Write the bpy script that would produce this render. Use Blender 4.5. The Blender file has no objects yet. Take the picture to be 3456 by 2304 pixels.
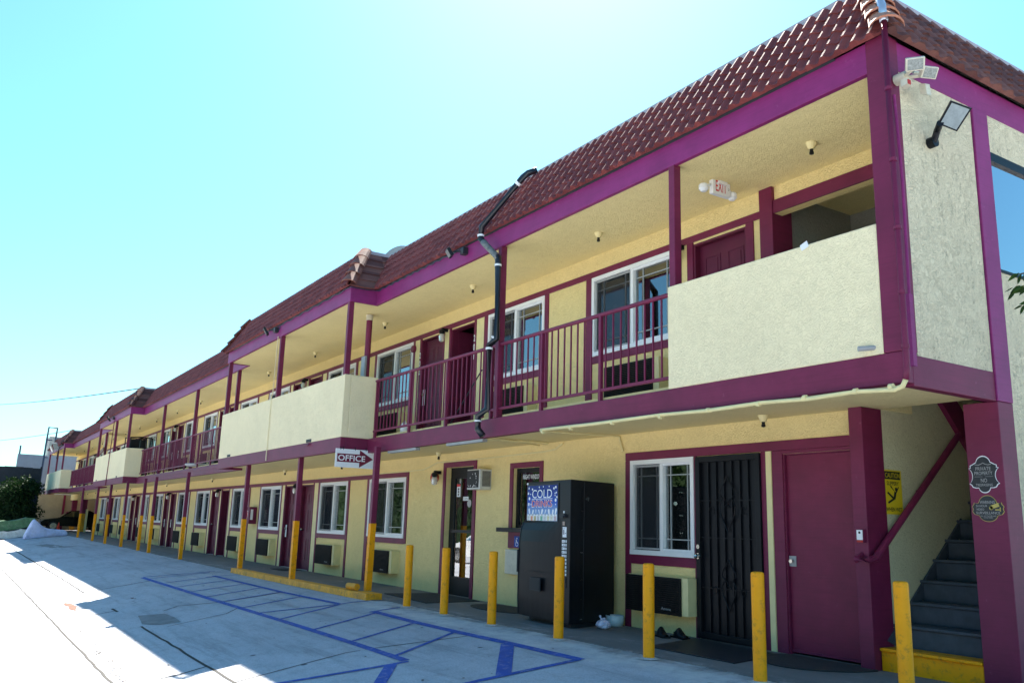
import bpy, math, random
from mathutils import Vector, Matrix
R = math.radians
scene = bpy.context.scene
COL = scene.collection
random.seed(7)

# ------------------------------------------------------------------ helpers
WLOC = {}                                   # world location of every object made

class MB:
    def __init__(s):
        s.v = []; s.f = []; s.mi = []; s.cur = 0
    def quad(s, a, b, c, d):
        i = len(s.v); s.v += [tuple(a), tuple(b), tuple(c), tuple(d)]
        s.f.append((i, i+1, i+2, i+3)); s.mi.append(s.cur)
    def poly(s, pts):
        i = len(s.v); s.v += [tuple(p) for p in pts]
        s.f.append(tuple(range(i, i+len(pts)))); s.mi.append(s.cur)
    def box(s, x0, x1, y0, y1, z0, z1):
        if x0 > x1: x0, x1 = x1, x0
        if y0 > y1: y0, y1 = y1, y0
        if z0 > z1: z0, z1 = z1, z0
        i = len(s.v)
        s.v += [(x0,y0,z0),(x1,y0,z0),(x1,y1,z0),(x0,y1,z0),(x0,y0,z1),(x1,y0,z1),(x1,y1,z1),(x0,y1,z1)]
        for q in ((0,3,2,1),(4,5,6,7),(0,1,5,4),(1,2,6,5),(2,3,7,6),(3,0,4,7)):
            s.f.append(tuple(i+k for k in q)); s.mi.append(s.cur)
        return s
    def obox(s, c, ax, hs):
        c = Vector(c); ax = [Vector(a).normalized() for a in ax]
        i = len(s.v)
        for sz in (-1, 1):
            for sx, sy in ((-1,-1),(1,-1),(1,1),(-1,1)):
                s.v.append(tuple(c + ax[0]*hs[0]*sx + ax[1]*hs[1]*sy + ax[2]*hs[2]*sz))
        for q in ((0,3,2,1),(4,5,6,7),(0,1,5,4),(1,2,6,5),(2,3,7,6),(3,0,4,7)):
            s.f.append(tuple(i+k for k in q)); s.mi.append(s.cur)
        return s
    def ring(s, c, d, r, n, up=None):
        d = Vector(d).normalized()
        a = d.cross(Vector((0,0,1)) if abs(d.z) < .95 else Vector((1,0,0))).normalized()
        b = d.cross(a)
        i = len(s.v)
        for k in range(n):
            t = 2*math.pi*k/n
            s.v.append(tuple(Vector(c) + (a*math.cos(t) + b*math.sin(t))*r))
        return i
    def tube(s, pts, r, n=8, caps=True):
        pts = [Vector(p) for p in pts]
        rs = r if isinstance(r, (list, tuple)) else [r]*len(pts)
        idx = []
        for k, p in enumerate(pts):
            if k == 0: d = pts[1]-pts[0]
            elif k == len(pts)-1: d = pts[-1]-pts[-2]
            else: d = (pts[k+1]-p).normalized() + (p-pts[k-1]).normalized()
            if d.length < 1e-9: d = Vector((0,0,1))
            idx.append(s.ring(p, d, rs[k], n))
        for a, b in zip(idx, idx[1:]):
            # best rotational alignment of the two rings
            off = min(range(n), key=lambda o: (Vector(s.v[b+o]) - Vector(s.v[a])).length)
            for k in range(n):
                s.f.append((a+k, a+(k+1)%n, b+(k+1+off)%n, b+(k+off)%n)); s.mi.append(s.cur)
        if caps:
            s.f.append(tuple(idx[0]+k for k in reversed(range(n)))); s.mi.append(s.cur)
            s.f.append(tuple(idx[-1]+k for k in range(n))); s.mi.append(s.cur)
        return s
    def lathe(s, prof, c, n=16):
        idx = []
        for r, z in prof:
            i = len(s.v); idx.append(i)
            for k in range(n):
                t = 2*math.pi*k/n
                s.v.append((c[0]+r*math.cos(t), c[1]+r*math.sin(t), c[2]+z))
        for a, b in zip(idx, idx[1:]):
            for k in range(n):
                s.f.append((a+k, a+(k+1)%n, b+(k+1)%n, b+k)); s.mi.append(s.cur)
        s.f.append(tuple(idx[0]+k for k in reversed(range(n)))); s.mi.append(s.cur)
        s.f.append(tuple(idx[-1]+k for k in range(n))); s.mi.append(s.cur)
        return s
    def prism(s, pts, O, ex, ey, en, d):
        """2-D outline pts in plane (O, ex, ey), thickness d along -en from the front face"""
        O = Vector(O); ex = Vector(ex); ey = Vector(ey); en = Vector(en)
        n = len(pts); i = len(s.v)
        for (a, b) in pts: s.v.append(tuple(O + ex*a + ey*b))
        for (a, b) in pts: s.v.append(tuple(O + ex*a + ey*b - en*d))
        s.f.append(tuple(range(i, i+n))); s.mi.append(s.cur)
        s.f.append(tuple(range(i+2*n-1, i+n-1, -1))); s.mi.append(s.cur)
        for k in range(n):
            s.f.append((i+k, i+n+k, i+n+(k+1)%n, i+(k+1)%n)); s.mi.append(s.cur)
        return s
    def ball(s, c, r, n=10, m=6):
        rr = r if isinstance(r, (tuple, list)) else (r, r, r)
        idx = []
        for j in range(1, m):
            ph = math.pi*j/m; i = len(s.v); idx.append(i)
            for k in range(n):
                t = 2*math.pi*k/n
                s.v.append((c[0]+rr[0]*math.sin(ph)*math.cos(t), c[1]+rr[1]*math.sin(ph)*math.sin(t), c[2]+rr[2]*math.cos(ph)))
        top = len(s.v); s.v.append((c[0], c[1], c[2]+rr[2])); bot = len(s.v); s.v.append((c[0], c[1], c[2]-rr[2]))
        for a, b in zip(idx, idx[1:]):
            for k in range(n):
                s.f.append((a+k, b+k, b+(k+1)%n, a+(k+1)%n)); s.mi.append(s.cur)
        for k in range(n):
            s.f.append((top, idx[0]+k, idx[0]+(k+1)%n)); s.mi.append(s.cur)
            s.f.append((bot, idx[-1]+(k+1)%n, idx[-1]+k)); s.mi.append(s.cur)
        return s
    def build(s, name, mats, parent=None, loc=(0,0,0), smooth=False, bevel=0, label=None):
        """verts are world coordinates; loc becomes the object's origin"""
        if not isinstance(mats, (list, tuple)): mats = [mats]
        me = bpy.data.meshes.new(name)
        L = Vector(loc)
        if parent is not None and loc == (0,0,0): L = WLOC[parent.name]
        me.from_pydata([tuple(Vector(v)-L) for v in s.v], [], s.f)
        for m in mats: me.materials.append(m)
        for p, k in zip(me.polygons, s.mi): p.material_index = k
        if smooth:
            for p in me.polygons: p.use_smooth = True
        me.validate(); me.update()
        o = link(name, me, parent, L)
        if bevel:
            b = o.modifiers.new('edge', 'BEVEL'); b.width = bevel; b.segments = 2; b.limit_method = 'ANGLE'; b.angle_limit = R(40)
        if label: o['label'] = label
        return o

def link(name, data, parent, world):
    o = bpy.data.objects.new(name, data); COL.objects.link(o)
    W = Vector(world)
    if parent is not None:
        o.parent = parent; o.location = W - WLOC[parent.name]
    else: o.location = W
    WLOC[o.name] = W
    return o

def thing(name, label, cat, loc=(0,0,0), group=None):
    o = bpy.data.objects.new(name, None); COL.objects.link(o); o.location = loc
    o.empty_display_size = .2
    WLOC[o.name] = Vector(loc)
    return tag(o, label, cat, group)

def tag(o, label, cat, group=None):
    o['label'] = label; o['category'] = cat
    if group: o['group'] = group
    return o

def struct(o): o['kind'] = 'structure'; return o

def inst(src, name, parent, world):
    o = bpy.data.objects.new(name, src.data); COL.objects.link(o)
    W = Vector(world); o.parent = parent; o.location = W - WLOC[parent.name]; WLOC[o.name] = W
    for m in src.modifiers:
        if m.type == 'BEVEL':
            b = o.modifiers.new('edge', 'BEVEL'); b.width = m.width; b.segments = m.segments; b.limit_method = 'ANGLE'; b.angle_limit = m.angle_limit
    return o

# ------------------------------------------------------------------ materials
def newmat(name):
    m = bpy.data.materials.new(name); m.use_nodes = True
    nt = m.node_tree; return m, nt, nt.nodes['Principled BSDF']

def nd(nt, t, **kw):
    n = nt.nodes.new(t)
    for k, v in kw.items():
        if k in n.inputs.keys() if not hasattr(n, k) else False: n.inputs[k].default_value = v
        else: setattr(n, k, v)
    return n

def noise(nt, vec, scale, detail=4, rough=.55, dist=0):
    n = nt.nodes.new('ShaderNodeTexNoise'); n.inputs['Scale'].default_value = scale
    n.inputs['Detail'].default_value = detail; n.inputs['Roughness'].default_value = rough
    n.inputs['Distortion'].default_value = dist
    nt.links.new(vec, n.inputs['Vector']); return n.outputs['Fac']

def ramp(nt, fac, stops):
    r = nt.nodes.new('ShaderNodeValToRGB'); cr = r.color_ramp
    while len(cr.elements) < len(stops): cr.elements.new(.5)
    for e, (p, c) in zip(cr.elements, stops):
        e.position = p; e.color = (c[0], c[1], c[2], 1) if isinstance(c, (tuple, list)) else (c, c, c, 1)
    nt.links.new(fac, r.inputs['Fac']); return r.outputs['Color']

def mixc(nt, fac, a, b, mode='MIX'):
    m = nt.nodes.new('ShaderNodeMix'); m.data_type = 'RGBA'; m.blend_type = mode
    for sock, v in ((m.inputs[0], fac), (m.inputs[6], a), (m.inputs[7], b)):
        if hasattr(v, 'is_linked'): nt.links.new(v, sock)
        elif isinstance(v, (tuple, list)): sock.default_value = (v[0], v[1], v[2], 1)
        else: sock.default_value = v
    return m.outputs[2]

def math_(nt, op, a, b=None, c=None):
    m = nt.nodes.new('ShaderNodeMath'); m.operation = op
    for s, v in zip(m.inputs, (a, b, c)):
        if v is None: continue
        if hasattr(v, 'is_linked'): nt.links.new(v, s)
        else: s.default_value = v
    return m.outputs[0]

def coords(nt, kind='Object', scale=None):
    t = nt.nodes.new('ShaderNodeTexCoord'); out = t.outputs[kind]
    if scale:
        mp = nt.nodes.new('ShaderNodeMapping'); mp.inputs['Scale'].default_value = scale
        nt.links.new(out, mp.inputs['Vector']); out = mp.outputs['Vector']
    return out

def bump(nt, p, h, strength=.5, dist=.01):
    b = nt.nodes.new('ShaderNodeBump'); b.inputs['Strength'].default_value = strength
    b.inputs['Distance'].default_value = dist
    nt.links.new(h, b.inputs['Height']); nt.links.new(b.outputs['Normal'], p.inputs['Normal'])

def paint(name, col, rough=.5, var=.12, nscale=6, bscale=0, bstr=.15, spec=.5, metal=0, dirt=None, dirt_amt=.35):
    m, nt, p = newmat(name)
    co = coords(nt)
    f = noise(nt, co, nscale, 5, .6)
    lo = [c*(1-var) for c in col]; hi = [min(1, c*(1+var)) for c in col]
    c = ramp(nt, f, [(.3, lo), (.7, hi)])
    if dirt:
        g = noise(nt, co, nscale*2.7, 6, .7)
        c = mixc(nt, ramp(nt, g, [(.52, 0), (.72, dirt_amt)]), c, dirt)
    nt.links.new(c, p.inputs['Base Color'])
    p.inputs['Roughness'].default_value = rough; p.inputs['Metallic'].default_value = metal
    p.inputs['Specular IOR Level'].default_value = spec
    if bscale: bump(nt, p, noise(nt, co, bscale, 4, .6), bstr, .004)
    return m

def timber(name, col, chip):
    m, nt, p = newmat(name); co = coords(nt)
    c = ramp(nt, noise(nt, co, 2.2, 6, .65), [(.3, [x*.80 for x in col]), (.7, [x*1.15 for x in col])])
    g = coords(nt, 'Object', (1.2, 1.2, 26)); c = mixc(nt, ramp(nt, noise(nt, g, 2.0, 3, .6), [(.50, 0), (.75, .35)]), c, [x*.55 for x in col])
    c = mixc(nt, ramp(nt, noise(nt, co, 13, 7, .75), [(.63, 0), (.70, .65)]), c, chip)
    nt.links.new(c, p.inputs['Base Color']); p.inputs['Roughness'].default_value = .5; p.inputs['Specular IOR Level'].default_value = .35
    bump(nt, p, math_(nt, 'ADD', noise(nt, g, 3.0, 4, .6), noise(nt, co, 30, 3, .6)), .2, .004)
    return m

def stucco(name, col, strength=.9, scale=1.0, groove_tone=.25, streak=0.0, cutoff=(.53,.60)):
    """skip-trowel stucco: smooth flats broken by short curling ridges and pits"""
    m, nt, p = newmat(name)
    co = coords(nt)
    w = nt.nodes.new('ShaderNodeTexNoise'); w.inputs['Scale'].default_value = 9*scale; w.inputs['Detail'].default_value = 3
    nt.links.new(co, w.inputs['Vector'])
    mad = nt.nodes.new('ShaderNodeVectorMath'); mad.operation = 'MULTIPLY_ADD'
    nt.links.new(w.outputs['Color'], mad.inputs[0]); mad.inputs[1].default_value = (.12/scale,)*3; nt.links.new(co, mad.inputs[2])
    n1 = noise(nt, mad.outputs[0], 17*scale, 2, .5, .6)
    ridge = math_(nt, 'ABSOLUTE', math_(nt, 'SUBTRACT', n1, .5))
    worm = ramp(nt, ridge, [(.0, 1), (.035, .6), (.075, 0)])
    big = noise(nt, co, 5.0*scale, 3, .6)
    patch = ramp(nt, big, [(.30, .30), (.66, 1)])
    med = noise(nt, co, 45*scale, 3, .6)
    pits = ramp(nt, noise(nt, mad.outputs[0], 34*scale, 2, .5), [(cutoff[0], 0), (.64, 1)])
    wp = math_(nt, 'MULTIPLY', worm, patch)
    h = math_(nt, 'ADD', math_(nt, 'MULTIPLY', wp, -1.0), math_(nt, 'ADD', math_(nt, 'MULTIPLY', med, .35), math_(nt, 'MULTIPLY', math_(nt, 'MULTIPLY', pits, patch), -.5)))
    bump(nt, p, h, strength, .016)
    tone = ramp(nt, noise(nt, co, .7, 6, .7), [(.3, [c*.94 for c in col]), (.7, [min(1, c*1.03) for c in col])])
    # darker tone in the grooves and pits
    groove = math_(nt, 'MULTIPLY', math_(nt, 'MAXIMUM', wp, math_(nt, 'MULTIPLY', math_(nt, 'MULTIPLY', pits, patch), .7)), groove_tone)
    c = mixc(nt, groove, tone, [c*k for c, k in zip(col, (.34, .30, .24))])
    if streak:
        sc = coords(nt, 'Object', (7, 7, .9))
        st = ramp(nt, noise(nt, sc, 1.3, 6, .75), [(.50, 0), (.74, streak)])
        sp = ramp(nt, noise(nt, co, 26, 4, .8), [(.48, 0), (.62, 1)])
        c = mixc(nt, math_(nt, 'MULTIPLY', st, sp), c, (.035, .03, .025))
    nt.links.new(c, p.inputs['Base Color'])
    p.inputs['Roughness'].default_value = .9; p.inputs['Specular IOR Level'].default_value = .2
    return m

M = {}
YEL = (.93, .74, .34)
M['stucco']   = stucco('stucco_cream', YEL, .55, 1.5, .14)
M['parapet']  = stucco('stucco_parapet', (.97, .82, .52), .5, 1.7, .12)
M['soffit']   = stucco('stucco_soffit', (.94, .78, .38), .45, 1.6, .11)
M['side']     = stucco('stucco_side', (.78, .66, .46), .7, 1.6, .14, streak=.85)
M['stairwall']= stucco('stucco_stairwall', (.70, .64, .40), .5, 1.6, .2)
M['landing'] = stucco('stucco_landing_dimmed', (.36, .35, .30), .4, 1.2, .2)  # greyed stucco: the dim light of the landing is put into the colour
M['cream']    = paint('cream_paint', (.80, .68, .34), .55, .06)
M['maroon']   = timber('maroon_paint', (.172, .015, .056), (.27, .06, .12))
M['fascia']   = timber('fascia_skylit_maroon', (.245, .022, .135), (.33, .10, .24))  # same maroon paint with bluer sky light mixed into its colour
M['door']     = timber('door_paint', (.185, .014, .052), (.23, .04, .09))
M['yellow']   = paint('yellow_paint', (1.0, .36, .002), .5, .08, 5, 25, .2, spec=.25, dirt=(.30,.14,.03), dirt_amt=.75)
M['yellowold']= paint('worn_yellow_paint', (.78, .33, .01), .6, .2, 6, 25, .25, dirt=(.16,.12,.06), dirt_amt=.8)
M['white']    = paint('white_vinyl', (.84, .84, .84), .35, .03)
M['black']    = paint('black_paint', (.006, .007, .010), .42, .25, 8, 50, .06, spec=.25)
M['blackabs'] = paint('black_pipe', (.012, .014, .02), .3, .2)
M['darkgrey'] = paint('dark_grey', (.022, .024, .030), .5, .15, spec=.3)
M['grille']   = paint('grille_brown_black', (.014, .013, .013), .6, .2, spec=.2)
M['grey']     = paint('grey_metal', (.34, .34, .34), .45, .1)
M['lightgrey'] = paint('light_grey_metal', (.60, .60, .58), .5, .12, 8, dirt=(.25,.24,.22))
M['beige']    = paint('beige_plastic', (.62, .57, .44), .5, .1, 8, dirt=(.25,.2,.13))
M['flash']    = paint('roof_flashing', (.36, .33, .36), .6, .2, 2, dirt=(.22,.19,.2))
M['tread']    = paint('stair_carpet_grey', (.055, .068, .085), .85, .2, 10, 120, .3)
M['mat']      = paint('door_mat_rubber', (.028, .027, .028), .9, .25, 30, 200, .6)
M['interior'] = paint('dark_interior', (.035, .033, .03), .9, .1)
M['blue']     = paint('blue_marking', (.022, .075, .36), .8, .22, 5, dirt=(.30,.33,.42), dirt_amt=.75)
M['orange']   = paint('cone_orange', (.85, .06, .02), .5, .05)
M['chrome']   = paint('satin_chrome', (.62, .6, .56), .22, .05, metal=1)
M['brown']    = paint('brown_wood', (.20, .09, .05), .6, .2)
M['paper']    = paint('white_paper', (.82, .82, .82), .7, .03)
M['black_ink']= paint('black_ink', (.012, .012, .014), .6, 0)
M['white_ink']= paint('white_ink', (.85, .85, .85), .6, 0)
M['red_ink']  = paint('red_ink', (.62, .02, .03), .5, 0)
M['pewter']   = paint('pewter_ink', (.42, .40, .38), .5, .1)
M['gold_ink'] = paint('gold_ink', (.55, .42, .10), .5, .1)
M['signblack']= paint('sign_black', (.018, .020, .024), .4, .1)
M['sign_yellow'] = paint('sign_yellow', (.78, .56, .015), .4, .04)
M['maroon_ink'] = paint('maroon_ink', (.17, .008, .035), .5, 0)
M['bark']     = paint('bark', (.10, .075, .055), .9, .3, 14, 40, .6)
M['muntin']   = paint('muntin_bar', (.36, .38, .38), .4, .05)
M['moddoor']  = timber('room_door_shaded', (.12, .011, .038), (.18, .03, .07))  # door maroon darkened to carry the shade of the door recesses
M['screen']   = paint('insect_screen', (.09, .095, .105), .7, .05)
M['carblack'] = paint('black_car_paint', (.008, .008, .01), .12, .1)
M['carwhite'] = paint('white_car_paint', (.8, .8, .8), .15, .03)
M['tyre']     = paint('tyre_rubber', (.02, .02, .02), .8, .1)
M['msky_tint']    = paint('mattress_sky_tint', (.50, .57, .78), .85, .22, 4, 9, 1.0)  # white mattress cloth; blue sky light is mixed into the colour
M['mgreen']   = paint('mattress_green', (.07, .16, .075), .8, .4, 4, 20, .5, dirt=(.30,.36,.26), dirt_amt=.5)
M['mwhite']   = paint('mattress_white', (.66, .68, .64), .85, .15, 4, 20, .3, dirt=(.35,.3,.22), dirt_amt=.6)
M['corr']     = paint('corrugated_metal', (.34, .36, .42), .5, .1, 2)
M['farwall']  = paint('far_stucco', (.42, .39, .34), .9, .12, 2, 20, .3)
M['olivewall']= paint('olive_stucco', (.30, .27, .18), .9, .12, 2, 20, .3)
M['fencedark']= paint('dark_fence_screen', (.02, .022, .03), .7, .3, 3)
M['navy']     = paint('navy_steel', (.03, .05, .10), .5, .1)
M['redlamp']  = paint('red_plastic', (.45, .01, .01), .3, .05)
M['cone_red'] = M['orange']

def m_glass():
    m, nt, p = newmat('window_glass'); nt.nodes.remove(p)
    out = nt.nodes['Material Output']
    tr = nt.nodes.new('ShaderNodeBsdfTransparent'); tr.inputs['Color'].default_value = (.62, .70, .70, 1)
    gl = nt.nodes.new('ShaderNodeBsdfGlossy'); gl.inputs['Roughness'].default_value = .015; gl.inputs['Color'].default_value = (.95, .97, 1, 1)
    fr = nt.nodes.new('ShaderNodeFresnel'); fr.inputs['IOR'].default_value = 1.75
    nz = noise(nt, coords(nt), .9, 2, .5)
    bp_ = nt.nodes.new('ShaderNodeBump'); bp_.inputs['Strength'].default_value = .05; bp_.inputs['Distance'].default_value = .02
    nt.links.new(nz, bp_.inputs['Height']); nt.links.new(bp_.outputs['Normal'], gl.inputs['Normal'])
    mx = nt.nodes.new('ShaderNodeMixShader')
    nt.links.new(math_(nt, 'ADD', math_(nt, 'MULTIPLY', fr.outputs[0], 1.4), .12), mx.inputs[0])
    nt.links.new(tr.outputs[0], mx.inputs[1]); nt.links.new(gl.outputs[0], mx.inputs[2])
    nt.links.new(mx.outputs[0], out.inputs['Surface'])
    return m
M['glass'] = m_glass()

def m_clear():
    m, nt, p = newmat('jar_glass')
    p.inputs['Base Color'].default_value = (.8, .82, .8, 1); p.inputs['Roughness'].default_value = .15
    p.inputs['Transmission Weight'].default_value = .55
    return m
M['jar'] = m_clear()

def m_curtain():
    m, nt, p = newmat('curtain_cloth')
    co = coords(nt, 'Object', (1, 1, .04))
    c = ramp(nt, noise(nt, co, 16, 3, .5), [(.3, (.22, .26, .27)), (.7, (.50, .54, .54))])
    nt.links.new(c, p.inputs['Base Color']); p.inputs['Roughness'].default_value = .9
    return m
M['curtain'] = m_curtain()

def m_tile(name, c0, c1, c2):
    m, nt, p = newmat(name)
    co = coords(nt)
    sp = nt.nodes.new('ShaderNodeSeparateXYZ'); nt.links.new(co, sp.inputs[0])
    fx = math_(nt, 'FLOOR', math_(nt, 'DIVIDE', math_(nt, 'ADD', sp.outputs[0], .0), .162))
    fy = math_(nt, 'FLOOR', math_(nt, 'DIVIDE', sp.outputs[1], .6))
    fz = math_(nt, 'FLOOR', math_(nt, 'DIVIDE', sp.outputs[2], .17))
    cb = nt.nodes.new('ShaderNodeCombineXYZ')
    for a, b in zip((fx, fy, fz), cb.inputs): nt.links.new(a, b)
    wn = nt.nodes.new('ShaderNodeTexWhiteNoise'); wn.noise_dimensions = '3D'; nt.links.new(cb.outputs[0], wn.inputs['Vector'])
    c = ramp(nt, wn.outputs['Value'], [(.0, c0), (.55, c1), (1, c2)])
    c = mixc(nt, ramp(nt, noise(nt, co, 9, 6, .7), [(.5, 0), (.75, .3)]), c, [x*.5 for x in c1])
    nt.links.new(c, p.inputs['Base Color']); p.inputs['Roughness'].default_value = .7; p.inputs['Specular IOR Level'].default_value = .3
    bump(nt, p, noise(nt, co, 60, 4, .6), .25, .004)
    return m
M['tile'] = m_tile('roof_tile', (.155, .036, .036), (.20, .046, .044), (.25, .062, .056))
M['cap']  = m_tile('hip_cap_tile', (.40, .17, .11), (.46, .20, .13), (.50, .23, .15))
M['cap2'] = m_tile('bay_hip_cap_sunlit', (.20,.075,.055), (.26,.095,.065), (.33,.13,.085))  # red-brown tile warmed toward orange to carry the sunlit highlights
M['oldtile'] = m_tile('old_hip_tile', (.10, .04, .035), (.15, .055, .045), (.22, .09, .07))

def m_ground(name, walk=False):
    m, nt, p = newmat(name)
    co = coords(nt)
    sp = nt.nodes.new('ShaderNodeSeparateXYZ'); nt.links.new(co, sp.inputs[0])
    st = coords(nt, 'Object', (.35, 1, 1))
    big = noise(nt, co, .35, 6, .65)
    med = noise(nt, st, 1.7, 8, .7)
    fin = noise(nt, co, 55, 4, .7)
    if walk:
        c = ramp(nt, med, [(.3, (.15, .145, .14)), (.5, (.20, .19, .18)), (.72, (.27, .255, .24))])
    else:
        c = ramp(nt, med, [(.28, (.36, .365, .39)), (.5, (.50, .505, .54)), (.75, (.58, .58, .61))])
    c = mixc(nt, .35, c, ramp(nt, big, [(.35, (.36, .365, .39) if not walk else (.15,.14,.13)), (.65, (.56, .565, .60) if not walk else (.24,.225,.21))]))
    c = mixc(nt, ramp(nt, fin, [(.40, 0), (.70, .38)]), c, [.12, .12, .125])
    c = mixc(nt, ramp(nt, noise(nt, co, 5.5, 8, .8), [(.50, 0), (.70, .40)]), c, [.16, .165, .18])
    c = mixc(nt, ramp(nt, noise(nt, st, 3.1, 8, .8), [(.56, 0), (.72, .35)]), c, [.62, .62, .64])
    # oil spots and chewing gum
    vo = nt.nodes.new('ShaderNodeTexVoronoi'); vo.inputs['Scale'].default_value = 1.9; vo.inputs['Randomness'].default_value = 1
    nt.links.new(co, vo.inputs['Vector'])
    wn = noise(nt, co, 14, 3, .6)
    dd = math_(nt, 'ADD', vo.outputs['Distance'], math_(nt, 'MULTIPLY', wn, .05))
    c = mixc(nt, ramp(nt, dd, [(.075, .8), (.105, 0)]), c, (.05, .05, .055))
    # long tyre smears along the drive
    sm = coords(nt, 'Object', (.22, 2.6, 1))
    c = mixc(nt, ramp(nt, noise(nt, sm, 1.4, 5, .7), [(.52, 0), (.72, .55)]), c, (.15, .155, .165))
    if not walk:
        # efflorescence and old patching where the drive meets the walkway
        e0 = math_(nt, 'ADD', sp.outputs[1], math_(nt, 'MULTIPLY', math_(nt, 'SUBTRACT', noise(nt, co, 1.6, 6, .7), .5), 1.1))
        band = math_(nt, 'MULTIPLY', ramp_v(nt, e0, 5.45, 5.75), math_(nt, 'SUBTRACT', 1, ramp_v(nt, e0, 6.15, 6.5)))
        nearx = ramp_v(nt, sp.outputs[0], -14.5, -12.5)
        blotch = ramp(nt, noise(nt, co, 3.3, 8, .75), [(.36, 0), (.58, 1)])
        k = math_(nt, 'MULTIPLY', math_(nt, 'MULTIPLY', band, nearx), blotch)
        c = mixc(nt, math_(nt, 'MULTIPLY', k, .85), c, (.62, .61, .58))
        dk = math_(nt, 'MULTIPLY', ramp_v(nt, e0, 5.85, 6.1), ramp(nt, noise(nt, co, 2.4, 5, .7), [(.4, 0), (.62, 1)]))
        c = mixc(nt, math_(nt, 'MULTIPLY', dk, .75), c, (.17, .165, .155))
    else:
        blotch = ramp(nt, noise(nt, co, 2.6, 8, .75), [(.50, 0), (.66, 1)])
        edge = math_(nt, 'SUBTRACT', 1, ramp_v(nt, math_(nt, 'ADD', sp.outputs[1], math_(nt, 'MULTIPLY', noise(nt, co, 1.5, 5, .7), .8)), 6.5, 7.0))
        c = mixc(nt, math_(nt, 'MULTIPLY', math_(nt, 'MULTIPLY', blotch, edge), .8), c, (.50, .49, .46))
    nt.links.new(c, p.inputs['Base Color']); p.inputs['Roughness'].default_value = .85
    p.inputs['Specular IOR Level'].default_value = .25
    bump(nt, p, math_(nt, 'ADD', math_(nt, 'MULTIPLY', fin, .4), med), .25, .01)
    return m
def ramp_v(nt, v, a, b):
    mr = nt.nodes.new('ShaderNodeMapRange'); mr.interpolation_type = 'SMOOTHSTEP'
    mr.inputs['From Min'].default_value = a; mr.inputs['From Max'].default_value = b
    nt.links.new(v, mr.inputs['Value']); return mr.outputs[0]
M['ground'] = m_ground('concrete_drive')
M['walk'] = m_ground('concrete_walkway', True)
M['collar'] = paint('collar_concrete', (.50, .49, .47), .95, .3, 18, 60, .6, dirt=(.16,.15,.14), dirt_amt=.8)
M['joint'] = paint('joint_filler', (.03, .027, .024), .9, .3, 9)
M['patch'] = paint('patched_asphalt', (.20, .20, .205), .9, .2, 6, 60, .3)
M['stain'] = paint('rust_stain', (.14, .055, .03), .9, .4, 12)

def m_leaf(name, a, b):
    m, nt, p = newmat(name)
    g = nt.nodes.new('ShaderNodeNewGeometry')
    c = ramp(nt, g.outputs['Random Per Island'], [(0, a), (1, b)])
    nt.links.new(c, p.inputs['Base Color']); p.inputs['Roughness'].default_value = .75; p.inputs['Specular IOR Level'].default_value = .15
    tl = nt.nodes.new('ShaderNodeBsdfTranslucent'); nt.links.new(c, tl.inputs['Color'])
    mx = nt.nodes.new('ShaderNodeMixShader'); mx.inputs[0].default_value = .2
    nt.links.new(p.outputs[0], mx.inputs[1]); nt.links.new(tl.outputs[0], mx.inputs[2])
    nt.links.new(mx.outputs[0], nt.nodes['Material Output'].inputs['Surface'])
    return m
M['leaf'] = m_leaf('leaf_green', (.014, .032, .007), (.045, .09, .016))
M['leafdark'] = m_leaf('leaf_dark', (.006, .018, .006), (.022, .05, .012))

def text(s, name, mat, parent, O, ex, ey, en, w, h, depth=.002, bold=0):
    """lettering fitted to a box w x h centred on O, facing en"""
    cu = bpy.data.curves.new(name, 'FONT'); cu.body = s; cu.align_x = 'LEFT'; cu.resolution_u = 3
    cu.offset = bold
    tmp = bpy.data.objects.new('tmp_text', cu); COL.objects.link(tmp)
    dg = bpy.context.evaluated_depsgraph_get()
    me = bpy.data.meshes.new_from_object(tmp.evaluated_get(dg))
    bpy.data.objects.remove(tmp); bpy.data.curves.remove(cu)
    xs = [v.co.x for v in me.vertices]; ys = [v.co.y for v in me.vertices]
    x0, x1, y0, y1 = min(xs), max(xs), min(ys), max(ys)
    O = Vector(O); ex = Vector(ex); ey = Vector(ey); en = Vector(en)
    L = WLOC[parent.name]
    for v in me.vertices:
        a = (v.co.x-x0)/(x1-x0)*w - w/2; b = (v.co.y-y0)/(y1-y0)*h - h/2
        v.co = O + ex*a + ey*b + en*depth - L
    me.materials.append(mat)
    return link(name, me, parent, L)

X_, Y_, Z_ = Vector((1,0,0)), Vector((0,1,0)), Vector((0,0,1))

# ------------------------------------------------------------------ key dimensions
XR, YB, YJ, YW = -4.09, 6.375, 5.85, 7.783        # corner, beam face, jut face, wall face
SEG = [(-14.9, -4.09, YB), (-23.4, -14.9, YJ), (-38.1, -23.4, YB), (-46.6, -38.1, YJ), (-61.9, -46.6, YB), (-71.3, -61.9, YJ)]
ZF = 2.79; DZ = 2.79
PER = 7.85
PROF = [(-400,-.30),(-12,-.30),(-1.5,-.36),(0,-.40),(1.0,-.46),(1.75,-.50),(2.4,-.45),(4.2,-.17),(5.6,-.02),(6.0,0),(400,0)]
def gz(y):
    for (a, za), (b, zb) in zip(PROF, PROF[1:]):
        if a <= y <= b: return za+(zb-za)*(y-a)/(b-a)

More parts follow.
